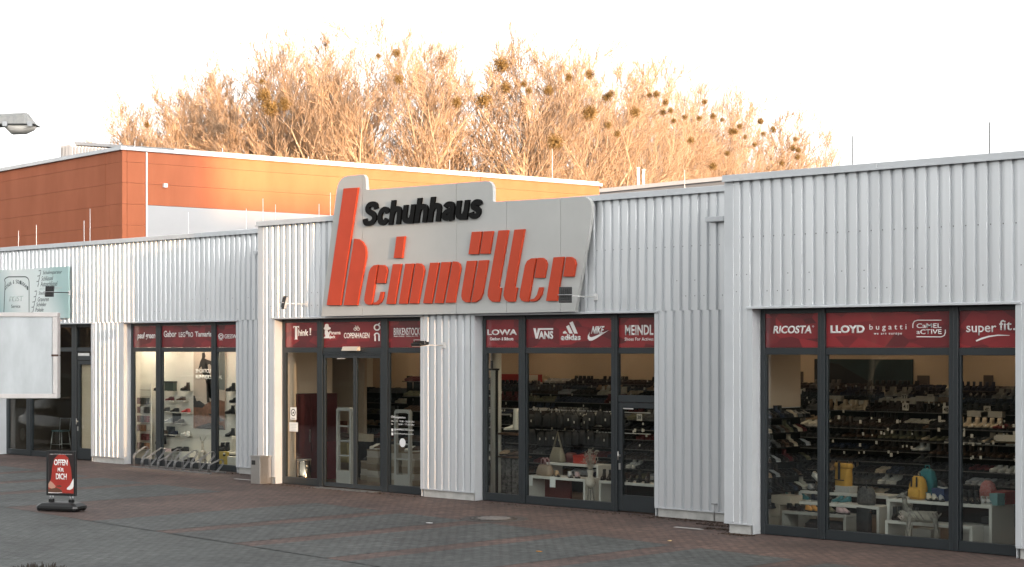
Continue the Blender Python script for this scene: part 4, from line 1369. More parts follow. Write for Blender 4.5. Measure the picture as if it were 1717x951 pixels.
# rack along the inside of the wall step by the right-hand window
r = thing('side_rack', 'narrow dark shoe rack along the side wall, left edge of the right-hand window', 'shelf')
MB().box(3.79, 3.82, -1.0, 0.55, 0.02, 2.05).build('back_board', SHELFM, r)
for z in (0.4, 0.65, 0.9, 1.15, 1.4, 1.65, 1.9):
    MB().box(3.822, 4.1, -0.95, 0.55, z - 0.02, z).build('shelf_board', SHELFM, r)
    yy = -0.9
    while yy < 0.5:
        c_ = rs2.choice(DARK)
        loose_shoe(rs2.choice(['low', 'ankle', 'sneaker']), c_, 3.95, yy, z, R(80) + rs2.uniform(-.1, .1)); yy += 0.125
struct(MB().box(3.783, 3.789, -1.0, 0.6, 2.06, 3.69).build('inner_lining', BEIGE))
mass = loose.build('shelf_shoes', LK)
mass['label'] = 'dense rows of mostly black shoes on the racks deeper in the shop'; mass['category'] = 'shoes'; mass['kind'] = 'stuff'

# price and size cards on the racks
CARD = mat('price_card', (0.62, 0.58, 0.50), 0.7)
rc = random.Random(3)
cards = MB()
for _ in range(340):
    Y = rc.choice([2.58, 2.58, 2.28, 4.48, 6.38, 8.28])
    xa, xb = {2.58: (-6.4, 5.0), 2.28: (5.4, 8.6), 4.48: (-9, 5), 6.38: (-11, 4), 8.28: (-13, 3)}[Y]
    x, z = rc.uniform(xa, xb), rc.choice(ZS[3:]) + rc.uniform(0.05, 0.17) + {2.58: 0, 2.28: 0.05, 4.48: 0.28, 6.38: 0.4, 8.28: 0.46}[Y]
    w_ = rc.uniform(0.025, 0.055)
    cards.box(x, x + w_, Y, Y + 0.003, z, z + w_ * 1.3)
o = cards.build('price_tags', CARD); o['kind'] = 'stuff'; o['label'] = 'small pale price tags hanging on the shoe racks'; o['category'] = 'tags'
BOXW = mat('white_carton', (0.62, 0.57, 0.48), 0.6)
for i, (px, py, Y) in enumerate([(1520, 673, 6.3), (1552, 669, 6.3), (1640, 694, 4.4), (1663, 695, 4.4), (1396, 668, 6.3), (1440, 676, 6.3), (1690, 735, 2.3), (905, 688, 4.4), (975, 686, 6.3), (1010, 687, 6.3), (1090, 680, 6.3), (1330, 702, 4.4)]):
    x, z = at(px, py, Y)
    tag(MB().box(x - 0.22, x + 0.22, Y - 0.02, Y + 0.1, z - 0.055, z + 0.055).build('shoe_carton', BOXW, None, bevel=0.004), 'pale carton lying on the racks, %s from the left behind the %s window' % (ordinal(i + 1 if px > 1200 else i - 6), 'right-hand' if px > 1200 else 'middle'), 'box', 'pale cartons on the racks')
DIGIT = mat('digit_black', (0.02, 0.02, 0.02), 0.6)
for (s, px, py, Y) in [('37', 1612, 725, 2.25), ('40', 1586, 687, 4.45), ('40', 1655, 687, 4.45), ('39', 1579, 711, 2.55), ('41', 1518, 682, 4.45), ('33', 1516, 666, 6.35), ('42', 1560, 667, 6.35), ('38', 1072, 700, 2.55)]:
    x, z = at(px, py, Y)
    r = thing('size_card', 'pale card with the number %s on the shoe racks, %s' % (s, {1612: 'right of the right-hand mullion', 1586: 'just left of the right-hand mullion', 1655: 'above the tan boots', 1579: 'low, left of the right-hand mullion', 1518: 'left half of the wide pane', 1516: 'highest, over the wide pane', 1560: 'highest, beside the mullion', 1072: 'behind the glass door'}[px]), 'sign', (x, Y, z))
    MB().box(-0.07, 0.07, 0, 0.004, -0.07, 0.07).build('card', CARD, r)
    text_on('number', s, -0.05, 0.05, -0.04, 0.04, 0.0, DIGIT, r, bold=0.02, th=0.002)
for (px, py, w_, h_, lab) in [(1296, 632, 0.1, 0.13, 'leftmost'), (1341, 632, 0.1, 0.13, 'second'), (1548, 637, 0.16, 0.1, 'third'), (1657, 639, 0.12, 0.13, 'rightmost')]:
    x, z = at(px, py, 11.18)
    tag(MB().box(x - w_, x + w_, 11.18, 11.195, z - h_, z + h_).build('wall_notice', mat('notice_dark', (0.08, 0.06, 0.05), 0.6)), 'small dark notice on the beige back wall of right-hand window, %s' % lab, 'notice')
# dark landscape picture on the back wall
PIC = mat('picture_teal', (0.012, 0.035, 0.04), 0.5, vary=0.5, vscale=1.2)
x0, z1 = at(1366, 602, 11.15); x1, z0 = at(1530, 665, 11.15)
r = thing('wall_picture', 'wide dark teal landscape picture high on the back wall', 'picture', (0, 0, 0))
MB().box(x0, x1, 11.14, 11.19, z0, z1).build('canvas', PIC, r)
poly_on('dark_slope', [[(x0, z0), (x0, z1 - 0.02), (x0 + 0.7, z1 - 0.12), (x0 + 1.5, z1 - 0.5), (x0 + 2.0, z0 + 0.15), (x0 + 2.6, z0)]], 11.14, 0.004, mat('picture_dark', (0.008, 0.012, 0.014), 0.6), r)
# red headed wall display at the back left, seen through the middle window
r = thing('wall_display', 'white wall display with red header strip at the back, middle window', 'shelf', (0, 0, 0))
x0, z1 = at(826, 627, 10.6); x1, z0 = at(905, 641, 10.6)
MB().box(x0, x1, 10.55, 10.7, z0, z1).build('red_header', mat('header_red', (0.38, 0.03, 0.025), 0.5), r)
MB().box(x0, x1, 10.6, 10.72, z0 - 1.2, z0 - 0.005).build('white_panel', WLAM, r)
MB().box(x1 - 0.35, x1 - 0.02, 10.54, 10.549, z0 + 0.01, z1 - 0.01).build('price_sign', CARD, r)
for q_ in range(5):
    xx = x0 + 0.4 + q_ * 0.55
    MB().prism([(10.35, z0 - 0.5), (10.58, z0 - 0.32), (10.58, z0 - 0.36), (10.37, z0 - 0.52)], xx, xx + 0.3, 'X').build('slanted_holder', WLAM, r, fix=True)


# ------------------------------------------------------------------ tables and goods by the windows
def utable(name, label, x0, x1, y0, y1, h, m=None, t_=0.05, left=True, right=True):
    m = m or WLAM
    r = thing(name, label, 'table', (0, 0, 0))
    MB().box(x0, x1, y0, y1, h - t_, h).build('top', m, r, bevel=0.004)
    if left: MB().box(x0, x0 + t_, y0 + 0.002, y1 - 0.002, 0.02, h - t_ - 0.001).build('side_panel', m, r)
    if right: MB().box(x1 - t_, x1, y0 + 0.002, y1 - 0.002, 0.02, h - t_ - 0.001).build('side_panel', m, r)
    return r


def hx(px, py, Y): return at(px, py, Y)


xa, h1 = at(1311, 856, -0.75); xb, _ = at(1418, 866, -0.75)
utable('low_bench', 'low grey display bench at the left of the right-hand window', xa, xb, -0.75, -0.35, h1, GLAM); HB = h1
xa2, h2 = at(1322, 839, -0.3); xb2, _ = at(1474, 851, -0.3)
utable('display_table', 'white middle display table behind the low grey bench', xa2, xb2, -0.3, 0.1, h2); HT = h2
xa3, h3 = at(1339, 822, 0.15); xb3, _ = at(1490, 834, 0.15)
utable('display_table', 'highest white display table with the yellow roll-top bag', xa3, xb3, 0.15, 0.6, h3); HC = h3
xa4, h4 = at(1487, 836, -0.45); xb4, _ = at(1663, 849, -0.45)
xs4 = at(1600, 840, -0.45)[0]
utable('display_table', 'long white display table behind the twig deer, right-hand window', xa4, xb4, -0.45, 0.25, h4); HD = h4
x5, h5 = at(1484, 872, -0.8); x6, _ = at(1630, 884, -0.8)
utable('low_bench', 'low white bench in front of the long display table', x5, x6, -0.8, -0.455, h5); HE = h5
for (px, py, Y, n) in [(1618, 903, -0.25, 2), (1650, 905, -0.25, 2), (1545, 898, -0.1, 1)]:
    x, z = at(px, py, Y)
    for q_ in range(n):
        tag(MB().box(x - 0.17, x + 0.17, Y, Y + 0.3, 0.025 + q_ * 0.15, 0.17 + q_ * 0.15).build('shoe_box', mat('pale_box', (0.5, 0.48, 0.44), 0.7), None, bevel=0.004), 'pale shoe box under the long display table, %s' % {1618: 'left stack ' + ('lower' if q_ == 0 else 'upper'), 1650: 'right stack ' + ('lower' if q_ == 0 else 'upper'), 1545: 'single one behind the deer'}[px], 'box', 'pale shoe boxes under the table')
x, z = at(1660, 862, -0.2)
tag(MB().box(x - 0.15, x + 0.15, -0.2, 0.1, 0.34, 0.45).build('shoe_box', mat('black_box', (0.02, 0.02, 0.02), 0.6), None, bevel=0.004), 'black shoe box on the pale boxes under the table', 'box')
for q_ in range(3):
    x, z = at(1297 if q_ < 2 else 1315, 880, -0.45)
    w_ = 0.2
    tag(MB().box(x - w_, x + w_, -0.55, -0.2, (0.025 + q_ * 0.21) if q_ < 2 else 0.445, (0.23 + q_ * 0.21) if q_ < 2 else 0.60).build('carton', mat('beige_box', (0.42, 0.36, 0.28), 0.7), None, bevel=0.005), 'beige carton in the left corner of right-hand window, %s' % ('bottom', 'middle', 'top')[q_], 'box')


def bag_body(prof, w0, m_, name, parent, n=10, ny=0.6):
    """rounded-box loft; prof: (z, half width, half depth)"""
    b = MB()
    rg = []
    for (z, hw, hd) in prof:
        ring_ = []
        for j in range(16):
            a = 2 * math.pi * j / 16
            c, s = math.cos(a), math.sin(a)
            e = 0.45
            ring_.append((hw * math.copysign(abs(c) ** e, c), hd * math.copysign(abs(s) ** e, s), z))
        rg.append(ring_)
    b.rings(rg, 0, True, True)
    return b.build(name, m_, parent)


YEL = mat('yellow_fabric', (0.62, 0.33, 0.045), 0.7, vary=0.15, vscale=6, bump=0.3, bscale=30)
TEALF = mat('teal_fabric', (0.02, 0.16, 0.17), 0.7, vary=0.2, vscale=8)
BLKF = mat('black_fabric', (0.014, 0.014, 0.015), 0.7, vary=0.3, vscale=10, bump=0.3, bscale=25)
# roll-top bag
x, z = at(1413, 820, 0.32)
r = thing('rolltop_bag', 'yellow roll-top backpack with black strap on the highest table', 'bag', (x, 0.35, h3), R(-18))
bag_body([(0.0, 0.13, 0.08), (0.03, 0.15, 0.09), (0.25, 0.165, 0.09), (0.36, 0.17, 0.075), (0.42, 0.19, 0.04)], 0, YEL, 'body', r)
bag_body([(0.405, 0.2, 0.055), (0.43, 0.21, 0.065), (0.47, 0.21, 0.06), (0.49, 0.2, 0.04)], 0, YEL, 'roll_top', r)
MB().box(-0.025, 0.025, -0.108, -0.094, 0.22, 0.50).build('strap', BLKF, r); MB().box(-0.13, 0.13, -0.1, -0.093, 0.20, 0.215).build('zip', BLKF, r)
# yellow rucksack with a teal one behind
x, z = at(1535, 830, -0.28)
r = thing('yellow_backpack', 'yellow backpack with front pocket on the long table', 'backpack', (x, -0.2, h4), R(-14))
bag_body([(0.0, 0.13, 0.075), (0.03, 0.155, 0.09), (0.2, 0.15, 0.085), (0.32, 0.12, 0.07), (0.37, 0.07, 0.04)], 0, YEL, 'body', r)
bag_body([(0.03, 0.11, 0.03), (0.05, 0.12, 0.045), (0.15, 0.115, 0.045), (0.17, 0.1, 0.02)], 0, YEL, 'front_pocket', r).location = (0, -0.085, 0)
for s in (-1, 1): MB().box(s * 0.06 - 0.012, s * 0.06 + 0.012, -0.1, -0.085, 0.2, 0.36).build('strap', BLKF, r)
MB().tube([(-0.05, 0, 0.36), (-0.04, 0, 0.42), (0.04, 0, 0.42), (0.05, 0, 0.36)], 0.01, 6).build('handle', BLKF, r)
x, z = at(1553, 822, -0.02)
r = thing('teal_backpack', 'teal backpack standing behind the yellow backpack', 'backpack', (x, 0.02, h4), R(-10))
bag_body([(0.0, 0.15, 0.075), (0.03, 0.17, 0.09), (0.28, 0.165, 0.085), (0.42, 0.13, 0.07), (0.48, 0.07, 0.04)], 0, TEALF, 'body', r)
MB().tube([(-0.05, 0, 0.47), (-0.04, 0, 0.53), (0.04, 0, 0.53), (0.05, 0, 0.47)], 0.01, 6).build('handle', TEALF, r)
# patterned dark backpack on the middle table, black bag in front
PAT = mat('patterned_fabric', (0.02, 0.02, 0.022), 0.7, vary=0.9, vscale=22, col2=(0.14, 0.13, 0.12))
x, z = at(1450, 848, -0.15)
r = thing('patterned_backpack', 'dark patterned backpack at right end of the middle table', 'backpack', (x, -0.1, h2), R(-15))
bag_body([(0.0, 0.14, 0.08), (0.03, 0.165, 0.1), (0.18, 0.16, 0.09), (0.27, 0.12, 0.07), (0.30, 0.07, 0.04)], 0, PAT, 'body', r)
MB().tube([(-0.08, -0.06, 0.27), (-0.05, -0.05, 0.33), (0.05, -0.05, 0.33), (0.08, -0.06, 0.27)], 0.011, 6).build('handle', BLKF, r)
x, z = at(1443, 895, -0.95)
r = thing('tote_bag', 'tall black tote bag standing on floor in front of the tables', 'bag', (x, -0.85, 0.02), R(-20))
bag_body([(0.0, 0.13, 0.06), (0.02, 0.14, 0.07), (0.3, 0.155, 0.065), (0.46, 0.18, 0.03), (0.5, 0.19, 0.025)], 0, BLKF, 'body', r)
MB().tube([(0.18, 0, 0.48), (0.24, 0, 0.48), (0.245, 0, 0.43)], 0.012, 6).build('handle', BLKF, r)
x, z = at(1372, 895, -0.85)
r = thing('sports_bag', 'black sports bag with white triangle emblem lying under the low bench', 'bag', (x, -0.6, 0.02), R(-5))
bag_body([(0.0, 0.34, 0.1), (0.04, 0.4, 0.14), (0.16, 0.4, 0.14), (0.23, 0.32, 0.08)], 0, BLKF, 'body', r)
poly_on('emblem', [[(0.0, 0.05), (0.1, 0.05), (0.06, 0.12), (0.04, 0.12)]], -0.145, 0.003, WHITE, r)
# red speckled backpack and red box at the right
REDF = mat('red_speckled', (0.28, 0.025, 0.025), 0.7, vary=0.6, vscale=40, col2=(0.4, 0.25, 0.22))
x, z = at(1654, 838, -0.1)
r = thing('red_backpack', 'small red speckled backpack on right part of long table', 'backpack', (x, -0.05, h4), R(-12))
bag_body([(0.0, 0.10, 0.06), (0.03, 0.125, 0.085), (0.2, 0.13, 0.085), (0.30, 0.10, 0.07), (0.35, 0.05, 0.03)], 0, REDF, 'body', r)
for (px, Y, w_, d_, hh, c, lab) in [(1682, 0.0, 0.15, 0.15, 0.2, (0.22, 0.03, 0.025), 'dark red box at right end of the long table'), (1672, -0.3, 0.07, 0.09, 0.18, (0.15, 0.28, 0.28), 'pale teal box beside the silver shoes'), (1562, -0.1, 0.1, 0.12, 0.12, (0.015, 0.12, 0.17), 'flat blue shoe box behind the grey sandals'), (1582, -0.15, 0.12, 0.14, 0.2, (0.012, 0.03, 0.09), 'navy shoe box with sneaker on top'), (1400 + 19, -0.0 + 0.33, 0.16, 0.1, 0.11, (0.5, 0.48, 0.44), 'white shoe box on the highest table')]:
    x, z = at(px, 830, Y)
    hh0 = h3 if 'highest' in lab else h4
    r = thing('display_box', lab, 'box', (x, Y, hh0), R(-8))
    MB().box(-w_, w_, -d_, d_, 0, hh * 0.72).build('box_body', mat('box_%d' % px, c, 0.6), r)
    MB().box(-w_ - 0.004, w_ + 0.004, -d_ - 0.004, d_ + 0.004, hh * 0.721, hh).build('lid', mat('box_%d' % px, c, 0.6), r)
shoe('sneaker', 'charcoal', *at(1580, 815, -0.17)[:1], -0.17, h4 + 0.2, R(55), 'dark sneaker with pale sole on top of the navy box')
for i, (px, kind, col, lab) in enumerate([(1300 + 22, 'sneaker', 'teal', 'teal sneaker, first from left on the middle table'), (1350, 'sneaker', 'teal', 'dark teal sneaker, second on the middle table'), (1366, 'sneaker', 'navy', 'navy sneaker, third on the middle table'), (1390, 'low', 'black', 'black shoe beside the window mullion on the middle table'), (1404, 'sneaker', 'teal', 'teal sneaker, left of the last pair on middle table'), (1416, 'sneaker', 'teal', 'teal sneaker, right of the last pair on middle table')]):
    shoe(kind, col, at(px, 839, -0.18)[0], -0.16, h2, R(60 if i < 4 else -15), lab, 'shoes on the middle table')
for (px, kind, col, lab) in [(1325, 'sneaker', 'black', 'black sneaker at left end of the low grey bench'), (1338, 'sneaker', 'black', 'black sneaker, second on the low grey bench'), (1356, 'low', 'orange', 'orange shoe on the low grey bench, left'), (1366, 'low', 'orange', 'orange shoe on the low grey bench, right'), (1392, 'low', 'olive', 'olive shoe on the low grey bench'), (1408, 'low', 'pink', 'pale pink slipper on the low grey bench, left'), (1416, 'low', 'pink', 'pale pink slipper on the low grey bench, right')]:
    shoe(kind, col, at(px, 858, -0.6)[0], -0.58, h1, R(62), lab, 'shoes on the low grey bench', s=0.95)
for (px, kind, col, lab) in [(1360, 'low', 'silver', 'silver shoe at left end of the highest table'), (1372, 'low', 'grey', 'grey shoe near left end of the highest table'), (1444, 'low', 'black', 'black shoe beside the white box on the highest table'), (1392, 'low', 'charcoal', 'charcoal shoe below the yellow roll-top bag')]:
    shoe(kind, col, at(px, 826, 0.28)[0], 0.27, h3, R(50), lab)
x_, z_ = at(1368, 800, 0.4)
shoe('low', 'white', x_, 0.4, z_ - 0.05, R(70), 'white shoe held up on a stand behind the highest table', tilt=R(25))
tag(MB().lathe([(0.08, h3), (0.08, h3 + 0.012), (0.008, h3 + 0.014), (0.008, z_ - 0.045)], 10, (x_, 0.4)).build('shoe_stand', STEEL), 'thin metal stand holding up a white shoe', 'stand')
for (px, kind, col, lab) in [(1500, 'ankle', 'black', 'black boot at left end of low white bench'), (1508, 'ankle', 'black', 'second black boot on low white bench'), (1528, 'ankle', 'charcoal', 'charcoal boot behind the twig deer, left'), (1537, 'ankle', 'charcoal', 'charcoal boot behind the twig deer, right'), (1607, 'ankle', 'black', 'black boot right of the mullion on low white bench')]:
    shoe(kind, col, at(px, 872, -0.62)[0], -0.62, h5, R(30), lab, 'boots on the low white bench')
for (px, kind, col, lab) in [(1557, 'low', 'cream', 'cream sandal on the long table, left'), (1566, 'low', 'cream', 'cream sandal on the long table, right'), (1577, 'low', 'silver', 'silver sandal below the navy box'), (1648, 'sneaker', 'silver', 'silver sneaker on the long table, left'), (1657, 'sneaker', 'silver', 'silver sneaker on the long table, right'), (1616, 'ankle', 'black', 'black boot on the long table, left of the red backpack'), (1627, 'ankle', 'black', 'black boot on long table, beside the red backpack'), (1637, 'ankle', 'black', 'black boot on long table, touching the red backpack'), (1632, 'low', 'brown', 'brown shoe on the long table behind the black boots')]:
    shoe(kind, col, at(px, 840, -0.32)[0], -0.30 if kind != 'low' or px < 1600 else 0.05, h4, R(40), lab)


# ------------------------------------------------------------------ deer figures
def deer(name, label, loc, rz, m_, s=1.0, antlers=True, wrap=None):
    r = thing(name, label, 'figure', loc, rz)
    r.scale = (s, s, s)
    b = MB()
    b.tube([(-0.24, 0, 0.42), (-0.2, 0, 0.46), (0, 0, 0.45), (0.2, 0, 0.47), (0.26, 0, 0.5)], [0.04, 0.085, 0.075, 0.09, 0.06], 10)
    b.build('body', m_, r)
    MB().tube([(0.2, 0, 0.5), (0.26, 0, 0.62), (0.28, 0, 0.75)], [0.06, 0.042, 0.038], 8).build('neck', m_, r)
    MB().tube([(0.25, 0, 0.78), (0.31, 0, 0.79), (0.4, 0, 0.75)], [0.04, 0.045, 0.02], 8).build('head', m_, r)
    for (x, y, dx) in ((0.19, 0.05, 0.02), (0.19, -0.05, 0.05), (-0.2, 0.05, -0.04), (-0.2, -0.05, -0.01)):
        MB().tube([(x, y, 0.45), (x + dx, y, 0.24), (x + dx * 0.5, y, 0.0)], [0.045, 0.022, 0.014], 7).build('leg', m_, r)
    MB().tube([(-0.25, 0, 0.46), (-0.3, 0, 0.52)], [0.025, 0.008], 6).build('tail', m_, r)
    if antlers:
        for sgn in (-1, 1):
            a = MB().tube([(0.26, 0.02 * sgn, 0.82), (0.2, 0.08 * sgn, 0.92), (0.1, 0.1 * sgn, 0.99)], [0.012, 0.01, 0.006], 6)
            for q_ in range(3):
                t_ = 0.25 + q_ * 0.3
                p0 = (0.26 - 0.16 * t_, (0.02 + 0.08 * t_) * sgn, 0.82 + 0.17 * t_)
                a.tube([p0, (p0[0] + 0.02, p0[1] + 0.02 * sgn, p0[2] + 0.1)], [0.008, 0.004], 5)
            a.build('antler', m_, r)
    else:
        for sgn in (-1, 1): MB().tube([(0.27, 0.03 * sgn, 0.81), (0.24, 0.09 * sgn, 0.85)], [0.018, 0.005], 6).build('ear', m_, r)
    if wrap:      # twigs wound round the body
        rw = random.Random(4)
        w_ = MB()
        for _ in range(150):
            x = rw.uniform(-0.24, 0.22); a = rw.uniform(0, 6.28)
            pts = [(x + j * 0.05, 0.09 * math.cos(a + j * 0.8), 0.455 + 0.09 * math.sin(a + j * 0.8)) for j in range(4)]
            w_.tube(pts, 0.005, 3, cap=False)
        for _ in range(90):
            x, y = rw.choice([(0.2, 0.05), (0.22, -0.05), (-0.23, 0.05), (-0.21, -0.05)])
            zt = rw.uniform(0.2, 0.45)
            w_.tube([(x + rw.gauss(0, .02), y + rw.gauss(0, .02), zt), (x + rw.gauss(0, .015), y + rw.gauss(0, .015), zt - 0.22)], 0.005, 3, cap=False)
        for _ in range(40):
            x = rw.uniform(0, 1)
            w_.tube([(0.2 + 0.08 * x + rw.gauss(0, .03), rw.gauss(0, .035), 0.5 + 0.25 * x), (0.24 + 0.06 * x + rw.gauss(0, .03), rw.gauss(0, .03), 0.62 + 0.18 * x)], 0.005, 3, cap=False)
        w_.build('twigs', wrap, r)
    return r


TW1 = mat('grey_twig', (0.20, 0.185, 0.16), 0.8, vary=0.5, vscale=25)
SILV = mat('silver_bark', (0.42, 0.38, 0.32), 0.6, vary=0.3, vscale=15)
x, z = at(1545, 905, -1.0)
deer('twig_deer', 'grey deer figure made of bundled twigs, standing in right-hand window', (x, -0.98, 0.02), R(205), TW1, 0.98, False, mat('pale_twig', (0.34, 0.31, 0.26), 0.8))

# ------------------------------------------------------------------ white display wall, second window
YW = DW - 0.01
PB = mat('poster_sky', (0.40, 0.33, 0.27), 0.5, vary=0.1, vscale=1)
PR = mat('poster_rock', (0.17, 0.075, 0.04), 0.6, vary=0.4, vscale=6)
PD = mat('poster_dark', (0.02, 0.017, 0.015), 0.5)
PT = mat('poster_haze', (0.12, 0.13, 0.12), 0.5, vary=0.2, vscale=2)
po = thing('runner_poster', 'tall poster of a runner on rocks with two lines of white capitals', 'poster')
xa, zt = at(324.5, 588, YW - 0.03); xb, zb_ = at(377, 721, YW - 0.03)
PY = YW - 0.03
MB().box(xa, xb, PY, PY + 0.025, zb_, zt).build('sheet', PB, po)
W_, H_ = xb - xa, zt - zb_
pp = lambda u, v: (xa + u * W_, zb_ + v * H_)
poly_on('haze_band', [[pp(0.55, 0.52), pp(1, 0.5), pp(1, 1), pp(0.62, 1)]], PY, 0.002, PT, po)
poly_on('rock_ground', [[pp(0, 0), pp(1, 0), pp(1, 0.36), pp(0.7, 0.39), pp(0.45, 0.33), pp(0.2, 0.27), pp(0, 0.27)]], PY, 0.003, PR, po)
poly_on('far_rocks', [[pp(0, 0.27), pp(0.3, 0.27), pp(0.38, 0.31), pp(0.2, 0.36), pp(0.1, 0.35), pp(0.04, 0.42), pp(0, 0.42)]], PY, 0.004, PD, po)
poly_on('runner', [[pp(.28, .97), pp(.36, .98), pp(.39, .93), pp(.36, .90), pp(.44, .885), pp(.56, .87), pp(.68, .80), pp(.66, .78), pp(.52, .83), pp(.46, .82), pp(.48, .70), pp(.56, .56), pp(.50, .40), pp(.53, .345), pp(.44, .335), pp(.43, .40), pp(.42, .56), pp(.38, .66), pp(.60, .48), pp(.74, .36), pp(.80, .34), pp(.82, .36), pp(.66, .52), pp(.50, .66), pp(.30, .70), pp(.26, .80), pp(.16, .76), pp(.22, .86), pp(.28, .91)]], PY, 0.005, PD, po)
poly_on('shadow_streak', [[pp(.1, .02), pp(.5, .08), pp(.95, .05), pp(1, .0), pp(.1, .0)]], PY, 0.0055, PD, po)
poly_on('shadow_streak', [[pp(.45, .2), pp(.8, .1), pp(1, .12), pp(.75, .18)]], PY, 0.0055, PD, po)
text_on('lettering', 'SHORTCUT TO', *sum([(pp(0.08, 0)[0], pp(0.80, 0)[0])], ()), pp(0, .715)[1], pp(0, .765)[1], PY - 0.006, WHITE, po, bold=0.015, th=0.003)
text_on('lettering', "RUNNER'S HIGH.", *sum([(pp(0.08, 0)[0], pp(0.92, 0)[0])], ()), pp(0, .64)[1], pp(0, .69)[1], PY - 0.006, WHITE, po, bold=0.015, th=0.003)
# shoes on wall brackets
WS = [(266, 655, 'ankle', 'dark brown'), (286, 655, None, None), (311, 655, 'ankle', 'dark brown'), (285, 673, 'sneaker', 'wine red'), (304, 673, 'sneaker', 'brown'), (278, 691, 'sneaker', 'grey'), (293, 692, 'sneaker', 'charcoal'), (312, 693, 'sneaker', 'red'),
      (282, 709, 'sneaker', 'silver'), (301, 711, 'sneaker', 'grey'), (291, 730, 'sneaker', 'navy'), (311, 731, 'sneaker', 'white'), (273, 729, 'sneaker', 'brown'), (387, 656, 'ankle', 'black'), (393, 675, 'sneaker', 'black'), (386, 694, 'ankle', 'black'), (386, 732, 'ankle', 'black')]
for i, (px, py, kind, col) in enumerate(WS):
    Y = YW - 0.14
    x, z = at(px, py, Y)
    tag(MB().box(x - 0.13, x + 0.13, Y - 0.03, YW, z - 0.016, z - 0.004).build('wall_bracket', GLAM), 'small shelf bracket under the %s wall shoe on the white display wall' % ordinal(i + 1), 'bracket', 'brackets on the display wall')
    if kind:
        shoe(kind, col, x, Y, z - 0.003, R(-72), '%s %s on the white display wall, %s in reading order' % (col, NAMES[kind].replace('_', ' '), ordinal(i + 1)), 'shoes on the white display wall', s=1.08)
    else:
        r = thing('shoe_box', 'dark shoe box with green mark on the white display wall', 'box', (x, Y, z - 0.003))
        MB().box(-0.2, 0.2, -0.06, 0.06, 0, 0.2).build('box_body', mat('green_black_box', (0.03, 0.045, 0.035), 0.6), r)
        MB().box(-0.205, 0.205, -0.065, 0.065, 0.201, 0.25).build('lid', mat('green_black_box2', (0.02, 0.025, 0.02), 0.6), r)
# dark square cards behind some of them
for (px, py, lab) in [(296, 702, 'upper'), (286, 724, 'lower')]:
    x, z = at(px, py, YW - 0.012)
    tag(MB().box(x - 0.19, x + 0.19, YW - 0.012, YW - 0.001, z - 0.14, z + 0.14).build('backing_card', mat('dark_card', (0.04, 0.045, 0.05), 0.6)), 'dark square card on the white display wall, %s one' % lab, 'card')
# pedestals and goods on the window floor
for (px0, px1, pt, Y, lab, m_) in [(300, 318, 757, 2.2, 'cream block left of the small reindeer', CREAM), (262, 294, 757, 2.25, 'grey block under the pink box', GLAM), (364, 381, 757, 2.15, 'yellow block under the black boots', mat('yellow_block', (0.52, 0.36, 0.06), 0.6)), (381, 396, 765, 2.12, 'cream step at right edge of display window', CREAM)]:
    x0, z1 = at(px0, pt, Y); x1, _ = at(px1, pt, Y)
    tag(MB().box(x0, x1, Y, Y + 0.28, 0.02, max(z1, 0.15)).build('display_block', m_, None, bevel=0.006), lab, 'block')
x, z = at(272, 757, 2.3)
tag(MB().box(x - 0.2, x + 0.2, 2.28, 2.45, z + 0.003, z + 0.08).build('pink_box', mat('pink_card', (0.55, 0.42, 0.42), 0.7), None, bevel=0.004), 'flat pink box on the grey block', 'box')
for (px, py, kind, col, lab, Y) in [(297, 757, 'low', 'black', 'large black shoe on the blocks, left', 2.3), (308, 757, 'low', 'charcoal', 'charcoal shoe on the cream block', 2.28), (270, 745, 'ankle', 'black', 'black boot beside the mullion of display window', 2.35), (368, 757, 'ankle', 'black', 'black boot on the yellow block, left', 2.28), (376, 757, 'ankle', 'black', 'black boot on the yellow block, right', 2.28), (318, 775, 'low', 'charcoal', 'dark shoe on the floor in front of the blocks', 2.1)]:
    x, z = at(px, py, Y)
    shoe(kind, col, x, Y, max(z, 0.02), R(-60), lab, s=1.15)
x, z = at(385, 765, 2.24)
for q_ in range(2): shoe('boot', 'cream', x + q_ * 0.16, 2.26 + q_ * 0.08, z, R(-55 + 12 * q_), 'tall cream boot on the step at right edge of display window, %s' % ('left', 'right')[q_], s=1.35)
x, z = at(340, 775, 2.1)
deer('reindeer_figure', 'small silvery reindeer figure with antlers in the display window', (x, 2.12, 0.03), R(150), SILV, 0.78, True)
x, z = at(345, 757, 2.35)
tag(MB().box(x - 0.5, x + 0.45, 2.3, 2.5, 0.02, 0.12).build('display_block', CREAM), 'flat cream plinth under the reindeer', 'block')
# slatted accessory rack behind left pane
x, z = at(236, 700, 2.2)
ar = thing('accessory_rack', 'pale slatted rack with small hanging packets, left pane of display window', 'rack', (x, 2.15, 0.02))
MB().box(-0.25, 0.25, 0.2, 0.24, 0.0, 2.1).build('back_panel', CREAM, ar)
for q_ in range(10): MB().box(-0.25, 0.25, 0.19, 0.199, 0.3 + q_ * 0.18, 0.315 + q_ * 0.18).build('slat_groove', GLAM, ar)
ra = random.Random(8)
for q_ in range(6):
    for j in range(3):
        if ra.random() < 0.75:
            c_ = ra.choice([(0.03, 0.03, 0.03), (0.25, 0.12, 0.06), (0.4, 0.38, 0.35), (0.12, 0.03, 0.03)])
            MB().box(-0.22 + j * 0.16, -0.1 + j * 0.16, 0.08, 0.18, 0.35 + q_ * 0.24, 0.52 + q_ * 0.24).build('packet', mat('packet_%d' % int(c_[0] * 100), c_, 0.5), ar)

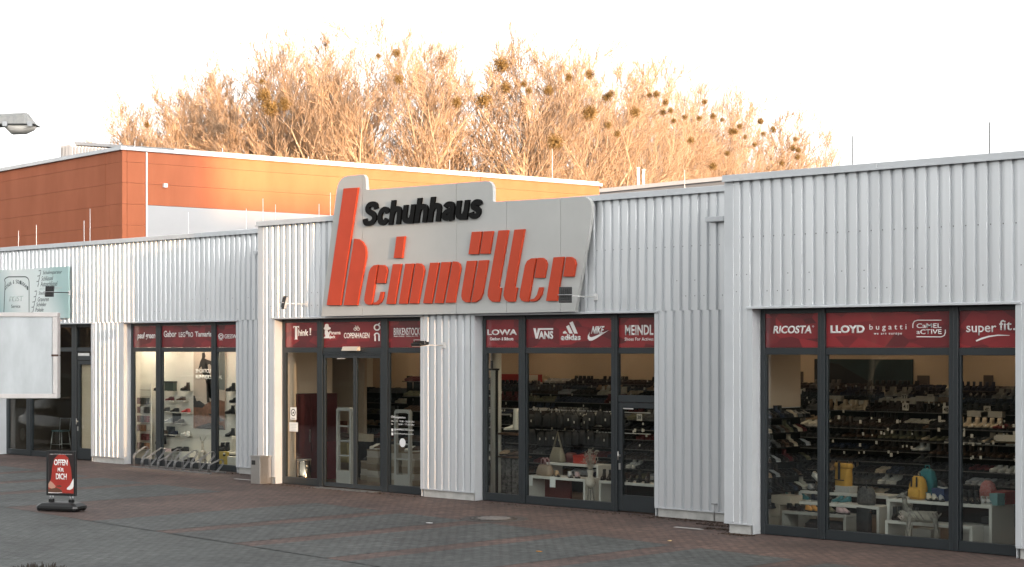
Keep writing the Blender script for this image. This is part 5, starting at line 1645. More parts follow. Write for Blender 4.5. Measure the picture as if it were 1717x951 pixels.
# ------------------------------------------------------------------ entrance
wood = mat('table_wood', (0.12, 0.065, 0.04), 0.5, vary=0.3, vscale=6, stretch=(1, 8, 8))
WINE = mat('wine_cabinet', (0.06, 0.012, 0.014), 0.5)
x1, _ = at(494, 700, 0.62)
struct(MB().box(-10.645, x1, 0.36, 0.66, 0.02, 3.69).build('pillar', BEIGE))
struct(MB().box(-10.645, -10.635, 0.665, 2.1, 0.02, 3.69).build('inner_lining', BEIGE))
struct(MB().box(-12.6, -11.0, 3.4, 3.5, 0.02, 3.69).build('entrance_wall', BEIGE))
r = thing('dark_cabinet', 'dark wine-red cabinet left of the entrance doors', 'cabinet')
MB().box(-10.63, -10.28, 0.75, 1.95, 0.02, 2.02).build('body', WINE, r)
for q_ in range(3): MB().box(-10.279, -10.265, 0.77 + q_ * 0.39, 1.14 + q_ * 0.39, 0.06, 1.98).build('door_leaf', WINE, r)
MB().box(-10.264, -10.25, 1.1, 1.12, 0.9, 1.2).build('handle', STEEL, r)
x2, z2 = at(516, 662, 1.45); x3, z3 = at(532, 738, 1.45)
tag(MB().box(x2, x3, 1.45, 1.5, z3, z2).build('cream_board', CREAM, None, bevel=0.004), 'tall cream board leaning on the dark cabinet', 'board')
x2, z2 = at(512, 738, 1.6); x3, z3 = at(548, 800, 1.6)
tag(MB().box(x2, x3, 1.55, 1.9, 0.02, z2).build('red_counter', mat('red_counter', (0.10, 0.012, 0.018), 0.5), None, bevel=0.01), 'low wine-red counter behind left pane of entrance', 'counter')
x, z = at(507.5, 803, 0.62)
r = thing('steel_bin', 'round polished steel bin behind left pane of entrance', 'bin', (x, 0.66, 0.02))
MB().lathe([(0.155, 0), (0.16, 0.02), (0.16, 0.5), (0.15, 0.505)], 24).build('body', mat('polished_steel', (0.6, 0.5, 0.4), 0.16, 1.0), r)
MB().lathe([(0.165, 0.506), (0.165, 0.53), (0.12, 0.535)], 24).build('rim', STEEL, r)
for (px, py, hw, hh, lab) in [(492, 693.5, 5, 10.5, 'upper white sticker with round no-entry sign on entrance side pane'), (492.5, 716, 7, 8, 'lower white notice sheet on entrance side pane')]:
    x0, z1 = at(px - hw, py - hh, FM + 0.038); x1, z0 = at(px + hw, py + hh, FM + 0.038)
    r = thing('pane_notice', lab, 'notice')
    MB().box(x0, x1, FM + 0.034, FM + 0.0385, z0, z1).build('sheet', PAPER, r)
    if hh > 9:
        poly_on('round_sign', ring((x0 + x1) / 2, z0 + (z1 - z0) * 0.58, (x1 - x0) * 0.34, 0.02, 14), FM + 0.034, 0.002, DIGIT, r)
        poly_on('dog_mark', [[((x0 + x1) / 2 - 0.03, z0 + (z1 - z0) * 0.48), ((x0 + x1) / 2 + 0.03, z0 + (z1 - z0) * 0.5), ((x0 + x1) / 2 + 0.02, z0 + (z1 - z0) * 0.66), ((x0 + x1) / 2 - 0.02, z0 + (z1 - z0) * 0.64)]], FM + 0.034, 0.002, DIGIT, r)
        text_on('lettering', 'Danke', x0 + 0.04, x1 - 0.04, z0 + 0.015, z0 + 0.045, FM + 0.034, DIGIT, r, th=0.002)
    else:
        for q_ in range(5): MB().box(x0 + 0.04, x1 - 0.05 - 0.02 * (q_ % 2), FM + 0.032, FM + 0.0335, z1 - 0.05 - q_ * 0.035, z1 - 0.042 - q_ * 0.035).build('text_line', INK2, r)
for (px0, px1, py0, py1, Y, lab) in [(565.5, 578.5, 593.5, 602, FM + 0.038, 'white sticker at top of the left sliding door'), (1041, 1062, 678, 686.5, FM + 0.038, 'white sticker at top of the hinged glass door'), (128, 150, 592, 597.5, FL + 0.038, 'white sticker at top of the repair shop door')]:
    x0, z1 = at(px0, py0, Y); x1, z0 = at(px1, py1, Y)
    tag(MB().box(x0, x1, Y - 0.004, Y, z0, z1).build('door_sticker', PAPER), lab, 'sticker')


def antenna(px, Y, label):
    x, _ = at(px, 800, Y)
    r = thing('security_gate', label, 'security gate', (x, Y, 0.02), R(4), 'anti-theft gates at the entrance')
    AG = mat('gate_grey', (0.42, 0.41, 0.38), 0.5)
    for s in (-1, 1):
        MB().prism(rounded([(s * 0.235, 0.0), (s * 0.235, 1.66), (s * 0.21, 1.70), (s * 0.19, 1.60), (s * 0.175, 0.32), (s * 0.19, 0.0)], 0.015, 2), -0.04, 0.04, 'Y').build('post', AG, r, fix=True)
    MB().prism(rounded([(-0.234, 1.60), (-0.2, 1.72), (0.2, 1.72), (0.234, 1.60), (0.15, 1.645), (-0.15, 1.645)], 0.02, 2), -0.042, 0.042, 'Y').build('top_arch', AG, r, fix=True)
    for z in (0.62, 0.95, 1.28): MB().box(-0.19, 0.19, -0.02, 0.02, z, z + 0.035).build('rung', AG, r)
    MB().box(-0.2, 0.2, -0.045, 0.045, 0.0, 0.3).build('foot_panel', AG, r, bevel=0.005)


antenna(578, 1.0, 'grey anti-theft gate behind the left sliding door')
antenna(676, 1.0, 'grey anti-theft gate behind pane with opening hours')
# table with goods deeper in
x0, z1 = at(543, 729, 3.0); x1, _ = at(605, 733, 3.0)
r = thing('wood_table', 'brown wooden table inside the entrance', 'table')
MB().box(x0, x1, 2.9, 3.7, z1 - 0.05, z1).build('top', wood, r)
for xx in (x0 + 0.05, x1 - 0.1):
    for yy in (2.95, 3.6): MB().box(xx, xx + 0.05, yy, yy + 0.05, 0.02, z1 - 0.051).build('leg', BLACK, r)
for i, (px0, px1, py0, py1, Y, c, lab) in enumerate([(594, 620, 727, 741, 2.5, (0.5, 0.44, 0.34), 'cream box with dark lettering on a stand inside the entrance'), (552, 562, 748, 778, 2.7, (0.55, 0.5, 0.42), 'cream sign sheet under the wooden table'), (570, 582, 742, 776, 2.75, (0.5, 0.42, 0.22), 'yellowish sign sheet behind the anti-theft gate'), (570, 576, 706, 726, 3.2, (0.16, 0.07, 0.05), 'thin brown panel over the wooden table')]):
    x0, z1 = at(px0, py0, Y); x1, z0 = at(px1, py1, Y)
    r = thing('counter_sign', lab, 'sign')
    MB().box(x0, x1, Y, Y + 0.12, z0, z1).build('panel', mat('counter_sign_%d' % i, c, 0.6), r)
    if i == 0:
        text_on('lettering', 'mano', x0 + 0.08, x1 - 0.15, z0 + 0.08, z1 - 0.1, Y, DIGIT, r, bold=0.01, th=0.003)
        MB().box(x0 + 0.1, x1 - 0.1, Y + 0.03, Y + 0.1, 0.02, z0 - 0.001).build('stand', BLACK, r)
BOXM = [mat('carton_a', (0.30, 0.25, 0.19), 0.7), mat('carton_b', (0.40, 0.37, 0.32), 0.7), mat('carton_c', (0.22, 0.17, 0.12), 0.7)]
for (px, Y, n, lab) in [(633, 1.9, 5, 'behind the right sliding door'), (622, 2.2, 3, 'further in behind the right sliding door'), (660, 1.7, 6, 'behind pane with opening hours, left'), (692, 1.8, 5, 'behind pane with opening hours, right')]:
    x, _ = at(px, 800, Y)
    for q_ in range(n):
        r = thing('shoe_carton', 'shoe carton in the stack %s, %s from floor' % (lab, ordinal(q_ + 1)), 'box', (x + rnd.uniform(-.02, .02), Y, 0.022 + q_ * 0.15), R(rnd.uniform(-5, 5)), 'stacked shoe cartons at the entrance')
        MB().box(-0.19, 0.19, -0.15, 0.15, 0, 0.11).build('box_body', BOXM[q_ % 3], r)
        MB().box(-0.195, 0.195, -0.155, 0.155, 0.111, 0.146).build('lid', BOXM[(q_ + 1) % 3], r)
    for q_ in range(2):
        shoe('sneaker', ['charcoal', 'white', 'brown', 'black'][(q_ + n) % 4], x - 0.08 + q_ * 0.16, Y, 0.022 + n * 0.15, R(-20), 'shoe on top of the carton stack %s, %s one' % (lab, ('left', 'right')[q_]))
rack(-13.5, -7.6, 5.2, [0.5, 0.8, 1.1, 1.4, 1.68, 1.95], 'dark shoe rack seen through the sliding doors')
loose = MB(); LK, LI = [], {}
for z in [0.8, 1.1, 1.4, 1.68, 1.95]: fill(-13.4, -7.7, 5.2, z, DARK, 0.15)
rack(-9.4, -7.0, 3.2, [0.9, 1.25, 1.6, 1.95, 2.3], 'dark shoe rack behind pane with opening hours')
for z in [0.9, 1.25, 1.6, 1.95, 2.3]: fill(-9.3, -7.1, 3.2, z, DARK, 0.14)
o = loose.build('shelf_shoes', LK); o['kind'] = 'stuff'; o['label'] = 'rows of dark shoes on racks inside the entrance'; o['category'] = 'shoes'
# opening hours lettering on the glass
hours = thing('opening_hours', 'white opening hours lettering on the pane right of the entrance', 'lettering')
HY = FM + 0.038
for (s, bx) in [('Öffnungszeiten', (656, 696.5, 680, 703)), ('Mo - Fr   9.30 - 18.30 Uhr', (656, 704.5, 695, 709)), ('Sa        9.30 - 17.00 Uhr', (656, 709.5, 695, 714)), ('@schuhhaus_heinmueller', (661, 718.5, 694, 723.5)), ('@schuhhausheinmueller', (661, 725.5, 694, 730))]:
    x0, z1 = at(bx[0], bx[1], HY); x1, z0 = at(bx[2], bx[3], HY)
    text_on('text_line', s, x0, x1, z0, z1, HY, WHITE, hours, bold=0.01, th=0.003)
for (px, py) in [(658, 721), (658, 727.7)]:
    x, z = at(px, py, HY)
    MB().box(x - 0.03, x + 0.03, HY - 0.003, HY, z - 0.03, z + 0.03).build('icon', WHITE, hours)
x, z = at(675, 742.5, HY)
poly_on('oval_sticker', [[(x + 0.095 * math.cos(a * 0.35), z + 0.095 * math.sin(a * 0.35)) for a in range(18)]], HY, 0.003, WHITE, hours)

# ------------------------------------------------------------------ middle window goods
x0, _ = at(817, 700, 0.75); x1, _ = at(829, 700, 0.75)
struct(MB().lathe([((x1 - x0) * 0.55, 0.02), ((x1 - x0) * 0.55, 3.69)], 20, ((x0 + x1) / 2, 0.9)).build('round_column', mat('column_cream', (0.55, 0.52, 0.44), 0.7)))
x, z = at(833, 618, 0.8)
r = thing('garment_stand', 'thin black floor stand with top bar beside the pale column', 'stand', (x, 0.8, 0.02))
MB().box(-0.02, 0.02, -0.02, 0.02, 0.02, z - 0.06).build('post', BLACK, r); MB().box(-0.22, 0.06, -0.02, 0.02, z - 0.059, z - 0.02).build('top_bar', BLACK, r)
MB().box(-0.16, -0.1, -0.02, 0.02, z - 0.019, z + 0.14).build('clip', BLACK, r); MB().box(-0.2, 0.2, -0.15, 0.15, 0.0, 0.019).build('base_plate', BLACK, r)
SPK = mat('speckled_box', (0.16, 0.15, 0.14), 0.6, vary=0.8, vscale=14, col2=(0.02, 0.02, 0.02))
for c_, (px, Y) in enumerate([(842, 0.95), (852, 0.9), (863, 0.85)]):
    x, _ = at(px, 820, Y)
    for q_ in range(7):
        tag(MB().box(x - 0.075, x + 0.075, Y, Y + 0.28, 0.022 + q_ * 0.115, 0.13 + q_ * 0.115).build('shoe_carton', SPK, None, bevel=0.003), 'speckled carton, %s column behind left pane of middle window, %s from floor' % (('left', 'middle', 'right')[c_], ordinal(q_ + 1)), 'box', 'speckled cartons behind the middle window')
x0, z1 = at(836, 772, 0.85); x1, _ = at(872, 772, 0.85)
utable('narrow_shelf', 'narrow brown shelf over the speckled cartons', x0, x1, 0.8, 1.2, max(z1, 0.87), wood, 0.03, False, False)
for (px, py, kind, col, lab) in [(858, 724, 'boot', 'cream', 'tall cream boot behind left pane of middle window'), (845, 770, 'pump', 'tan', 'tan shoe on the narrow brown shelf'), (862, 770, 'low', 'brown', 'brown shoe on the narrow brown shelf')]:
    x, z = at(px, py, 1.0)
    shoe(kind, col, x, 1.0, max(z, 0.872) if py > 760 else z, R(-30), lab, s=1.25 if kind == 'boot' else 1)
x0, z1 = at(838, 725, 1.0); x1, _ = at(874, 725, 1.0)
r = thing('wall_ledge', 'dark wooden ledge holding a tall cream boot', 'shelf'); MB().box(x0, x1, 0.85, 1.2, z1 - 0.04, z1 - 0.002).build('board', wood, r)
for xx in (x0, x1 - 0.03): MB().box(xx, xx + 0.03, 1.1, 1.13, 0.9, z1 - 0.041).build('post', SHELFM, r)
xa, h6 = at(882, 797, 0.55); xb, _ = at(981, 803, 0.55)
utable('display_table', 'white display table in the wide pane of middle window', xa, xb, 0.55, 1.05, h6)
xa2, h7 = at(915, 775, 1.15); xb2, _ = at(1003, 780, 1.15)
utable('display_table', 'higher white display table behind, middle window', xa2, xb2, 1.15, 1.6, h7)
x0, z1 = at(1004, 806, 0.6); x1, _ = at(1100, 814, 0.6)
utable('display_table', 'white display table behind the hinged glass door', x0, x1, 0.6, 1.1, z1); h8 = z1
x2, z2 = at(915, 806, 1.0); x3, _ = at(957, 806, 1.0)
tag(MB().box(x2, x3, 0.98, 1.04, 0.022, h6 - 0.056).build('red_partition', mat('dark_red_panel', (0.10, 0.018, 0.016), 0.6)), 'dark red panel under the white table in middle window', 'panel')
for px in (888, 926):
    x, z = at(px, 803, 0.53)
    tag(MB().box(x - 0.07, x + 0.07, 0.535, 0.548, h6 - 0.2, h6 + 0.004).build('price_sheet', PAPER), 'white price sheet hanging over the table edge, %s' % ('left' if px < 900 else 'right'), 'paper')
KHAKI = mat('khaki_leather', (0.22, 0.19, 0.13), 0.55, vary=0.15, vscale=5)
BEIGL = mat('taupe_leather', (0.27, 0.20, 0.14), 0.5, vary=0.15, vscale=5)
x, z = at(935, 774, 1.3)
r = thing('slouchy_bag', 'khaki slouchy shoulder bag with pointed handle on the higher table', 'bag', (x, 1.3, h7), R(-15))
bag_body([(0.0, 0.2, 0.06), (0.03, 0.24, 0.09), (0.12, 0.22, 0.08), (0.24, 0.17, 0.05), (0.3, 0.15, 0.03)], 0, KHAKI, 'body', r)
MB().tube([(-0.15, 0, 0.29), (-0.06, 0, 0.48), (0.0, 0, 0.62), (0.05, 0, 0.48), (0.15, 0, 0.29)], [0.02, 0.014, 0.012, 0.014, 0.02], 8).build('handle', KHAKI, r)
x, z = at(914, 797, 0.75)
r = thing('taupe_handbag', 'taupe zip handbag with pink handles lying on the white table', 'bag', (x, 0.75, h6), R(-15))
bag_body([(0.0, 0.22, 0.08), (0.03, 0.25, 0.1), (0.12, 0.23, 0.09), (0.2, 0.2, 0.05), (0.22, 0.18, 0.03)], 0, BEIGL, 'body', r)
for s in (-1, 1): MB().tube([(-0.1, 0.03 * s, 0.2), (-0.08, 0.04 * s, 0.32), (0.0, 0.05 * s, 0.35), (0.08, 0.04 * s, 0.31), (0.1, 0.03 * s, 0.2)], 0.012, 8).build('handle', mat('pink_leather', (0.35, 0.2, 0.2), 0.5), r)
x, z = at(958, 776, 1.4)
r = thing('wine_bag', 'dark red soft bag on the higher table', 'bag', (x, 1.4, h7), R(-10))
bag_body([(0.0, 0.2, 0.08), (0.03, 0.24, 0.1), (0.12, 0.2, 0.09), (0.2, 0.1, 0.05)], 0, mat('wine_leather', (0.08, 0.013, 0.013), 0.5), 'body', r)
x, z = at(980, 779, 1.35)
r = thing('red_box', 'bright red shoe box on the higher table', 'box', (x, 1.35, h7), R(-4))
MB().box(-0.2, 0.2, -0.12, 0.12, 0, 0.12).build('box_body', mat('bright_red', (0.42, 0.035, 0.02), 0.5), r); MB().box(-0.205, 0.205, -0.125, 0.125, 0.121, 0.17).build('lid', mat('bright_red2', (0.36, 0.03, 0.02), 0.5), r)
for (px, col, lab) in [(934, 'tan', 'tan shoe on the white table, left'), (956, 'silver', 'grey shoe on the white table, middle'), (968, 'pink', 'pink shoe on the white table, right')]:
    shoe('low', col, at(px, 798, 0.7)[0], 0.7, h6, R(50), lab, s=1.1)
for (px, kind, col, lab) in [(1012, 'ankle', 'black', 'black boot by the mullion on the table behind glass door'), (1022, 'ankle', 'black', 'second black boot on the table behind glass door'), (1046, 'low', 'black', 'black shoe behind the glass door, left'), (1058, 'low', 'charcoal', 'charcoal shoe behind the glass door, middle'), (1072, 'ankle', 'black', 'black boot behind the glass door, right'), (1086, 'ankle', 'dark brown', 'brown boot behind the glass door, far right')]:
    shoe(kind, col, at(px, 808, 0.8)[0], 0.8, h8, R(30), lab)
# hanging dark bags over the rack in the wide pane
rb = random.Random(12)
for i in range(22):
    px, py = 893 + (i % 11) * 12.5 + rb.uniform(-3, 3), 700 + (i // 11) * 30 + rb.uniform(-4, 4)
    x, z = at(px, py, 2.35)
    r = thing('hanging_bag', '%s black bag hanging in the %s row, wide pane of middle window' % (ordinal(i % 11 + 1), ('upper', 'lower')[i // 11]), 'bag', (x, 2.35, z), R(rb.uniform(-25, 5)), 'black bags hanging behind the middle window')
    bag_body([(-0.2, 0.11, 0.04), (-0.17, 0.13, 0.06), (0.0, 0.12, 0.055), (0.09, 0.09, 0.03)], 0, BLKF, 'body', r)
    MB().tube([(-0.07, 0, 0.08), (0, 0, 0.2), (0.07, 0, 0.08)], 0.008, 5).build('strap', BLKF, r)
    if rb.random() < 0.6: MB().box(0.02, 0.055, -0.075, -0.072, -0.08, -0.03).build('tag', CARD, r)
for k_, zz_ in enumerate((at(940, 688, 2.45)[1], at(940, 722, 2.45)[1])):
    tag(MB().tube([(-6.4, 2.5, zz_), (-1.2, 2.5, zz_)], 0.012, 6).build('hanging_rail', STEEL), 'thin steel rail carrying the black bags, %s one' % ('upper', 'lower')[k_], 'rail')
# dried flower stand
x, z = at(990, 843, 0.42)
r = thing('flower_stand', 'silvery vase of dried flowers on twig legs in middle window', 'vase', (x, 0.42, 0.02))
for s in (-1, 0, 1): MB().tube([(0.1 * s, 0.03 * abs(s), 0.0), (0.06 * s, 0.0, 0.3), (0.03 * s, 0, 0.5)], 0.014, 6).build('leg', TW1, r)
MB().lathe([(0.02, 0.36), (0.085, 0.4), (0.11, 0.47), (0.08, 0.55), (0.05, 0.6), (0.065, 0.72)], 14).build('vase', SILV, r)
fb = MB()
rf = random.Random(6)
for _ in range(60):
    a, e = rf.uniform(0, 6.28), rf.uniform(0.02, 0.16)
    zt = rf.uniform(0.85, 1.12)
    p1 = (e * math.cos(a), e * math.sin(a), zt)
    fb.tube([(0.01 * math.cos(a), 0.01 * math.sin(a), 0.7), p1], [0.004, 0.003], 3, cap=False)
    for _q in range(3):
        d = Vector((rf.gauss(0, 1), rf.gauss(0, 1), rf.gauss(0, 1))).normalized() * 0.05
        wv = d.cross(Vector((0, 0, 1))).normalized() * 0.014
        c0 = Vector(p1)
        fb.add([c0, c0 + d * 0.5 + wv, c0 + d, c0 + d * 0.5 - wv], [(0, 1, 2, 3)])
fb.build('dried_flowers', mat('dried_flower', (0.4, 0.34, 0.27), 0.8, vary=0.4, vscale=20), r)

# ------------------------------------------------------------------ repair shop inside
x0, z1 = at(131, 598, FL + 0.12); x1, z0 = at(153, 757, FL + 0.12)
tag(MB().box(-20.92, -20.1, FL + 0.1, FL + 0.115, 0.3, 2.62).build('door_blind', mat('blind_beige', (0.70, 0.56, 0.40), 0.8, vary=0.05)), 'beige blind behind the repair shop door', 'blind')
x, z = at(75, 745, 3.2)
r = thing('bar_chair', 'wire bar chair with pale seat inside the repair shop', 'chair', (x + 1.2, 3.0, 0.02), R(20))
for (a, c_) in ((-1, -1), (1, -1), (1, 1), (-1, 1)): MB().tube([(0.16 * a, 0.16 * c_, 0.62), (0.22 * a, 0.22 * c_, 0)], 0.013, 6).build('leg', STEEL, r)
MB().box(-0.19, 0.19, -0.19, 0.19, 0.62, 0.66).build('seat', mat('seat_teal', (0.10, 0.18, 0.19), 0.5), r, bevel=0.01)
MB().tube([(-0.18, 0.18, 0.64), (-0.19, 0.22, 1.0), (0.19, 0.22, 1.0), (0.18, 0.18, 0.64)], 0.013, 6).build('backrest', STEEL, r)
for q_ in range(2): MB().tube([(-0.2, -0.2 + q_ * 0.4, 0.25), (0.2, -0.2 + q_ * 0.4, 0.25)], 0.009, 6).build('stretcher', STEEL, r)
x, z = at(60, 720, 6.5)
r = thing('key_board', 'dark rack of keys and tools at the back of the repair shop', 'rack')
MB().box(-25.8, -22.0, 6.8, 6.98, 0.02, 1.9).build('board', mat('tool_board', (0.06, 0.05, 0.045), 0.7), r)
for q_ in range(60): MB().box(-25.7 + (q_ % 15) * 0.24, -25.62 + (q_ % 15) * 0.24, 6.77, 6.799, 0.9 + (q_ // 15) * 0.22, 1.05 + (q_ // 15) * 0.22).build('key', STEEL, r)
x, z = at(60, 700, 4.6)
utable('work_counter', 'dark counter inside the repair shop', -25.6, -22.2, 4.6, 5.2, 1.0, mat('counter_dark', (0.04, 0.035, 0.03), 0.5))

# ------------------------------------------------------------------ on the forecourt
ab = thing('pavement_sign', 'black framed pavement sign with red poster and white capitals on weighted base', 'sign', (-7.72, -7.0, 0.008), R(24))
bm_ = MB()
bm_.rings([[(sx_ * 0.46 * k1, sy_ * 0.22 * k1, z_) for sx_, sy_ in ((-1, -.7), (-.85, -1), (.85, -1), (1, -.7), (1, .7), (.85, 1), (-.85, 1), (-1, .7))] for k1, z_ in ((0.94, 0.02), (1.0, 0.06), (0.98, 0.1), (0.80, 0.15), (0.6, 0.165))], 0, False, True)
bm_.build('base', BLACK, ab)
for s in (-1, 1):
    for s2 in (-1, 1): MB().tube([(0.38 * s, 0.16 * s2 - 0.025, 0.042), (0.38 * s, 0.16 * s2 + 0.025, 0.042)], 0.04, 12).build('wheel', BLACK, ab)
    MB().box(s * 0.22 - 0.045, s * 0.22 + 0.045, -0.03, 0.03, 0.16, 0.215).build('spring_mount', BLACK, ab)
    for q_ in (-1, 1): MB().lathe([(0.014, 0.215), (0.014, 0.285)], 8, (s * 0.22 + 0.03 * q_, 0)).build('spring', GALV, ab)
fz0, fz1, fw = 0.285, 1.13, 0.325
MB().box(-fw + 0.03, fw - 0.03, -0.012, 0.02, fz0 + 0.03, fz1 - 0.03).build('poster', mat('poster_darkgrey', (0.03, 0.022, 0.022), 0.3, vary=0.4, vscale=5), ab)
for (a, c_, d_, e_) in [(-fw, -fw + 0.045, fz0, fz1), (fw - 0.045, fw, fz0, fz1), (-fw + 0.0455, fw - 0.0455, fz0, fz0 + 0.045), (-fw + 0.0455, fw - 0.0455, fz1 - 0.045, fz1)]: MB().box(a, c_, -0.022, 0.026, d_, e_).build('frame_bar', BLACK, ab, bevel=0.004)
PRED = mat('poster_red', (0.33, 0.035, 0.025), 0.35)
poly_on('red_field', [[(-.28, fz0 + .05), (.28, fz0 + .05), (.28, fz0 + .2), (.24, .6), (.22, .8), (.16, 1.0), (.08, 1.06), (-.06, 1.06), (-.15, .98), (-.2, .8), (-.22, .6), (-.28, fz0 + .2)]], -0.0125, 0.002, PRED, ab)
for (s, u0, u1, v0, v1) in [('OFFEN', -.155, .145, .855, .97), ('FÜR', -.075, .065, .735, .825), ('DICH', -.115, .125, .59, .705)]:
    text_on('lettering', s, u0, u1, v0, v1, -0.015, WHITE, ab, bold=0.03, th=0.003)
text_on('lettering', 'HIER STEHT DEIN NEUER SCHUH', -.24, .24, 1.062, 1.074, -0.0125, WHITE, ab, th=0.002)
SK = mat('poster_skin', (0.45, 0.25, 0.18), 0.5); SB = mat('poster_shoe_brown', (0.10, 0.045, 0.025), 0.5)
poly_on('leg_print', [[(-.28, .50), (-.24, .56), (-.18, .52), (-.12, .46), (-.14, .42), (-.2, .41), (-.28, .44)]], -0.0147, 0.002, SK, ab)
poly_on('shoe_print', [[(-.28, .40), (-.2, .415), (-.1, .435), (-.02, .41), (.03, .375), (.02, .35), (-.1, .34), (-.28, .345)], [(-.1, .475), (-.02, .485), (.02, .465), (0, .45), (-.1, .455)]], -0.0147, 0.003, SB, ab)
poly_on('sole_print', [[(-.28, .343), (-.1, .338), (.02, .347), (.03, .34), (-.1, .326), (-.28, .33)]], -0.0147, 0.003, WHITE, ab)
poly_on('sneaker_print', [[(.28, .62), (.24, .56), (.2, .49), (.13, .43), (.13, .405), (.2, .40), (.26, .43), (.28, .48)]], -0.0147, 0.003, WHITE, ab)

# bicycle rack
GALV2 = mat('galvanised_tube', (0.20, 0.20, 0.20), 0.4, 0.4, vary=0.1, vscale=20)
bk = thing('bicycle_rack', 'low galvanised bicycle rack with slanted wheel hoops in front of the display window', 'bicycle rack', (-17.4, 1.02, 0.0), R(-2))
for yy in (0.0, 0.42): MB().box(0, 3.62, yy, yy + 0.04, 0.006, 0.035).build('base_rail', GALV2, bk)
for i in range(10):
    x = 0.12 + i * 0.375
    tall = i % 2 == 0
    hF, hB = (0.33, 0.52) if tall else (0.2, 0.34)
    for dx in (-0.028, 0.028):
        MB().tube([(x + dx, 0.02, 0.03), (x + dx, 0.02, hF - 0.03), (x + dx, 0.05, hF + 0.02), (x + dx, 0.36, hB), (x + dx, 0.42, hB - 0.01), (x + dx, 0.45, hB - 0.06), (x + dx, 0.44, hB - 0.12), (x + dx, 0.3, hB - 0.26), (x + dx, 0.28, hB - 0.3), (x + dx, 0.28, 0.03)], 0.0105, 6).build('hoop', GALV2, bk)
    MB().tube([(x - 0.028, 0.3, hB - 0.05), (x + 0.028, 0.3, hB - 0.05)], 0.008, 6).build('cross_tie', GALV2, bk)
# litter bin on the pier
bn_ = thing('litter_bin', 'square brushed steel litter bin with dark slot beside the entrance', 'bin', (-10.42, -0.34, 0.01), 0)
MB().box(-0.17, 0.17, 0.0, 0.32, 0, 0.60).build('body', STEEL, bn_, bevel=0.006)
MB().box(-0.13, 0.0, -0.006, -0.0005, 0.43, 0.53).build('slot', BLACK, bn_)
MB().prism([(-0.18, 0.601), (-0.18, 0.625), (-0.14, 0.64), (0.18, 0.64), (0.18, 0.601)], -0.01, 0.325, 'Y').build('lid', STEEL, bn_, fix=True)
MB().tube([(-0.18, 0.2, 0.641), (-0.18, 0.2, 0.80), (0.17, 0.2, 0.80), (0.17, 0.2, 0.641)], 0.007, 6).build('rain_hoop', STEEL, bn_)
# manhole
mh = thing('manhole_cover', 'round iron manhole cover with concrete middle set in the red paving', 'manhole cover', (-0.75, -2.42, 0.005))
IRON = mat('cast_iron', (0.05, 0.045, 0.04), 0.6, 0.3, vary=0.3, vscale=12)
MB().lathe([(0.62, 0.0), (0.61, 0.004)], 32).build('surround', mat('dark_mortar', (0.055, 0.05, 0.047), 0.9, vary=0.4, vscale=6), mh)
MB().lathe([(0.43, 0.0045), (0.42, 0.014)], 32).build('rim', IRON, mh)
MB().lathe([(0.31, 0.0145), (0.3, 0.02)], 32).build('concrete_disc', mat('worn_concrete', (0.16, 0.15, 0.14), 0.9, vary=0.3, vscale=10), mh)
for q_ in range(12):
    a = q_ * math.pi / 6
    MB().box(-0.02, 0.02, -0.01, 0.01, 0.0145, 0.018).build('lug', IRON, mh).matrix_basis = Matrix.Rotation(a, 4, 'Z') @ Matrix.Translation((0.365, 0, 0))
# small litter and plate lying by the wall
for (px, py, s1, s2, c, nm, lab) in [(1155, 887, 0.3, 0.05, (0.4, 0.38, 0.36), 'drain_plate', 'small pale plate set in paving by the right wall'), (408, 805, 0.32, 0.05, (0.4, 0.38, 0.36), 'drain_plate', 'small pale plate set in paving left of the litter bin'), (904, 926, 0.05, 0.03, (0.45, 0.2, 0.03), 'dry_leaf', 'single orange leaf lying on a grey bay'), (720, 878, 0.06, 0.04, (0.5, 0.5, 0.5), 'paper_scrap', 'white scrap lying near the manhole'), (1123, 908, 0.03, 0.03, (0.5, 0.4, 0.2), 'dry_leaf', 'pale leaf near the right wall')]:
    d = 3030 * 3.1 / (py - 582); x, y, _ = far(px, py, d)
    b = MB(); b.prism(rounded([(-s1, -s2), (s1, -s2), (s1, s2), (-s1, s2)], 0.02, 2), 0.010, 0.016, 'Z')
    o = b.build(nm, mat('scrap_' + nm + str(px), c, 0.7)); o.location = (x, y, 0); tag(o, lab, nm.split('_')[-1])
# dirt and dead leaves gathered along the foot of the walls
rl = random.Random(15)
lb = MB()
for _ in range(2200):
    seg = rl.choice([(-3.6, 3.65, -0.06), (-10.6, -5.2, -0.06), (3.75, 4.4, -1.5), (1.0, 3.65, -0.08), (1.0, 3.65, -0.2), (2.4, 3.65, -0.5), (3.0, 3.66, -1.0), (-13.6, -10.8, 1.4)])
    x = rl.uniform(seg[0], seg[1]); y = seg[2] - abs(rl.gauss(0, 0.12)); s = rl.uniform(0.006, 0.026); a = rl.uniform(0, 6.28)
    c, d = math.cos(a) * s, math.sin(a) * s
    lb.add([(x + c, y + d, 0.009), (x - d * 0.6, y + c * 0.6, 0.009 + s * 0.6), (x - c, y - d, 0.009), (x + d * 0.6, y - c * 0.6, 0.012)], [(0, 1, 2, 3)])
o = lb.build('dead_leaves', mat('dead_leaf', (0.07, 0.045, 0.03), 0.8, vary=0.5, vscale=30)); o['kind'] = 'stuff'; o['label'] = 'dark crumbs and dead leaves gathered at the foot of the walls'; o['category'] = 'leaves'
# tap pipe on the wall
x, z = at(1199, 855, YM)
r = thing('wall_tap', 'small tap with thin pipe low on the silver wall by the step', 'tap', (x, YM - 0.03, 0.02))
MB().tube([(0, 0, 0), (0, 0, 0.28), (0, 0.04, 0.3)], 0.01, 6).build('pipe', GALV, r); MB().box(-0.05, 0.05, -0.02, 0.02, 0.285, 0.305).build('handle', GALV, r)
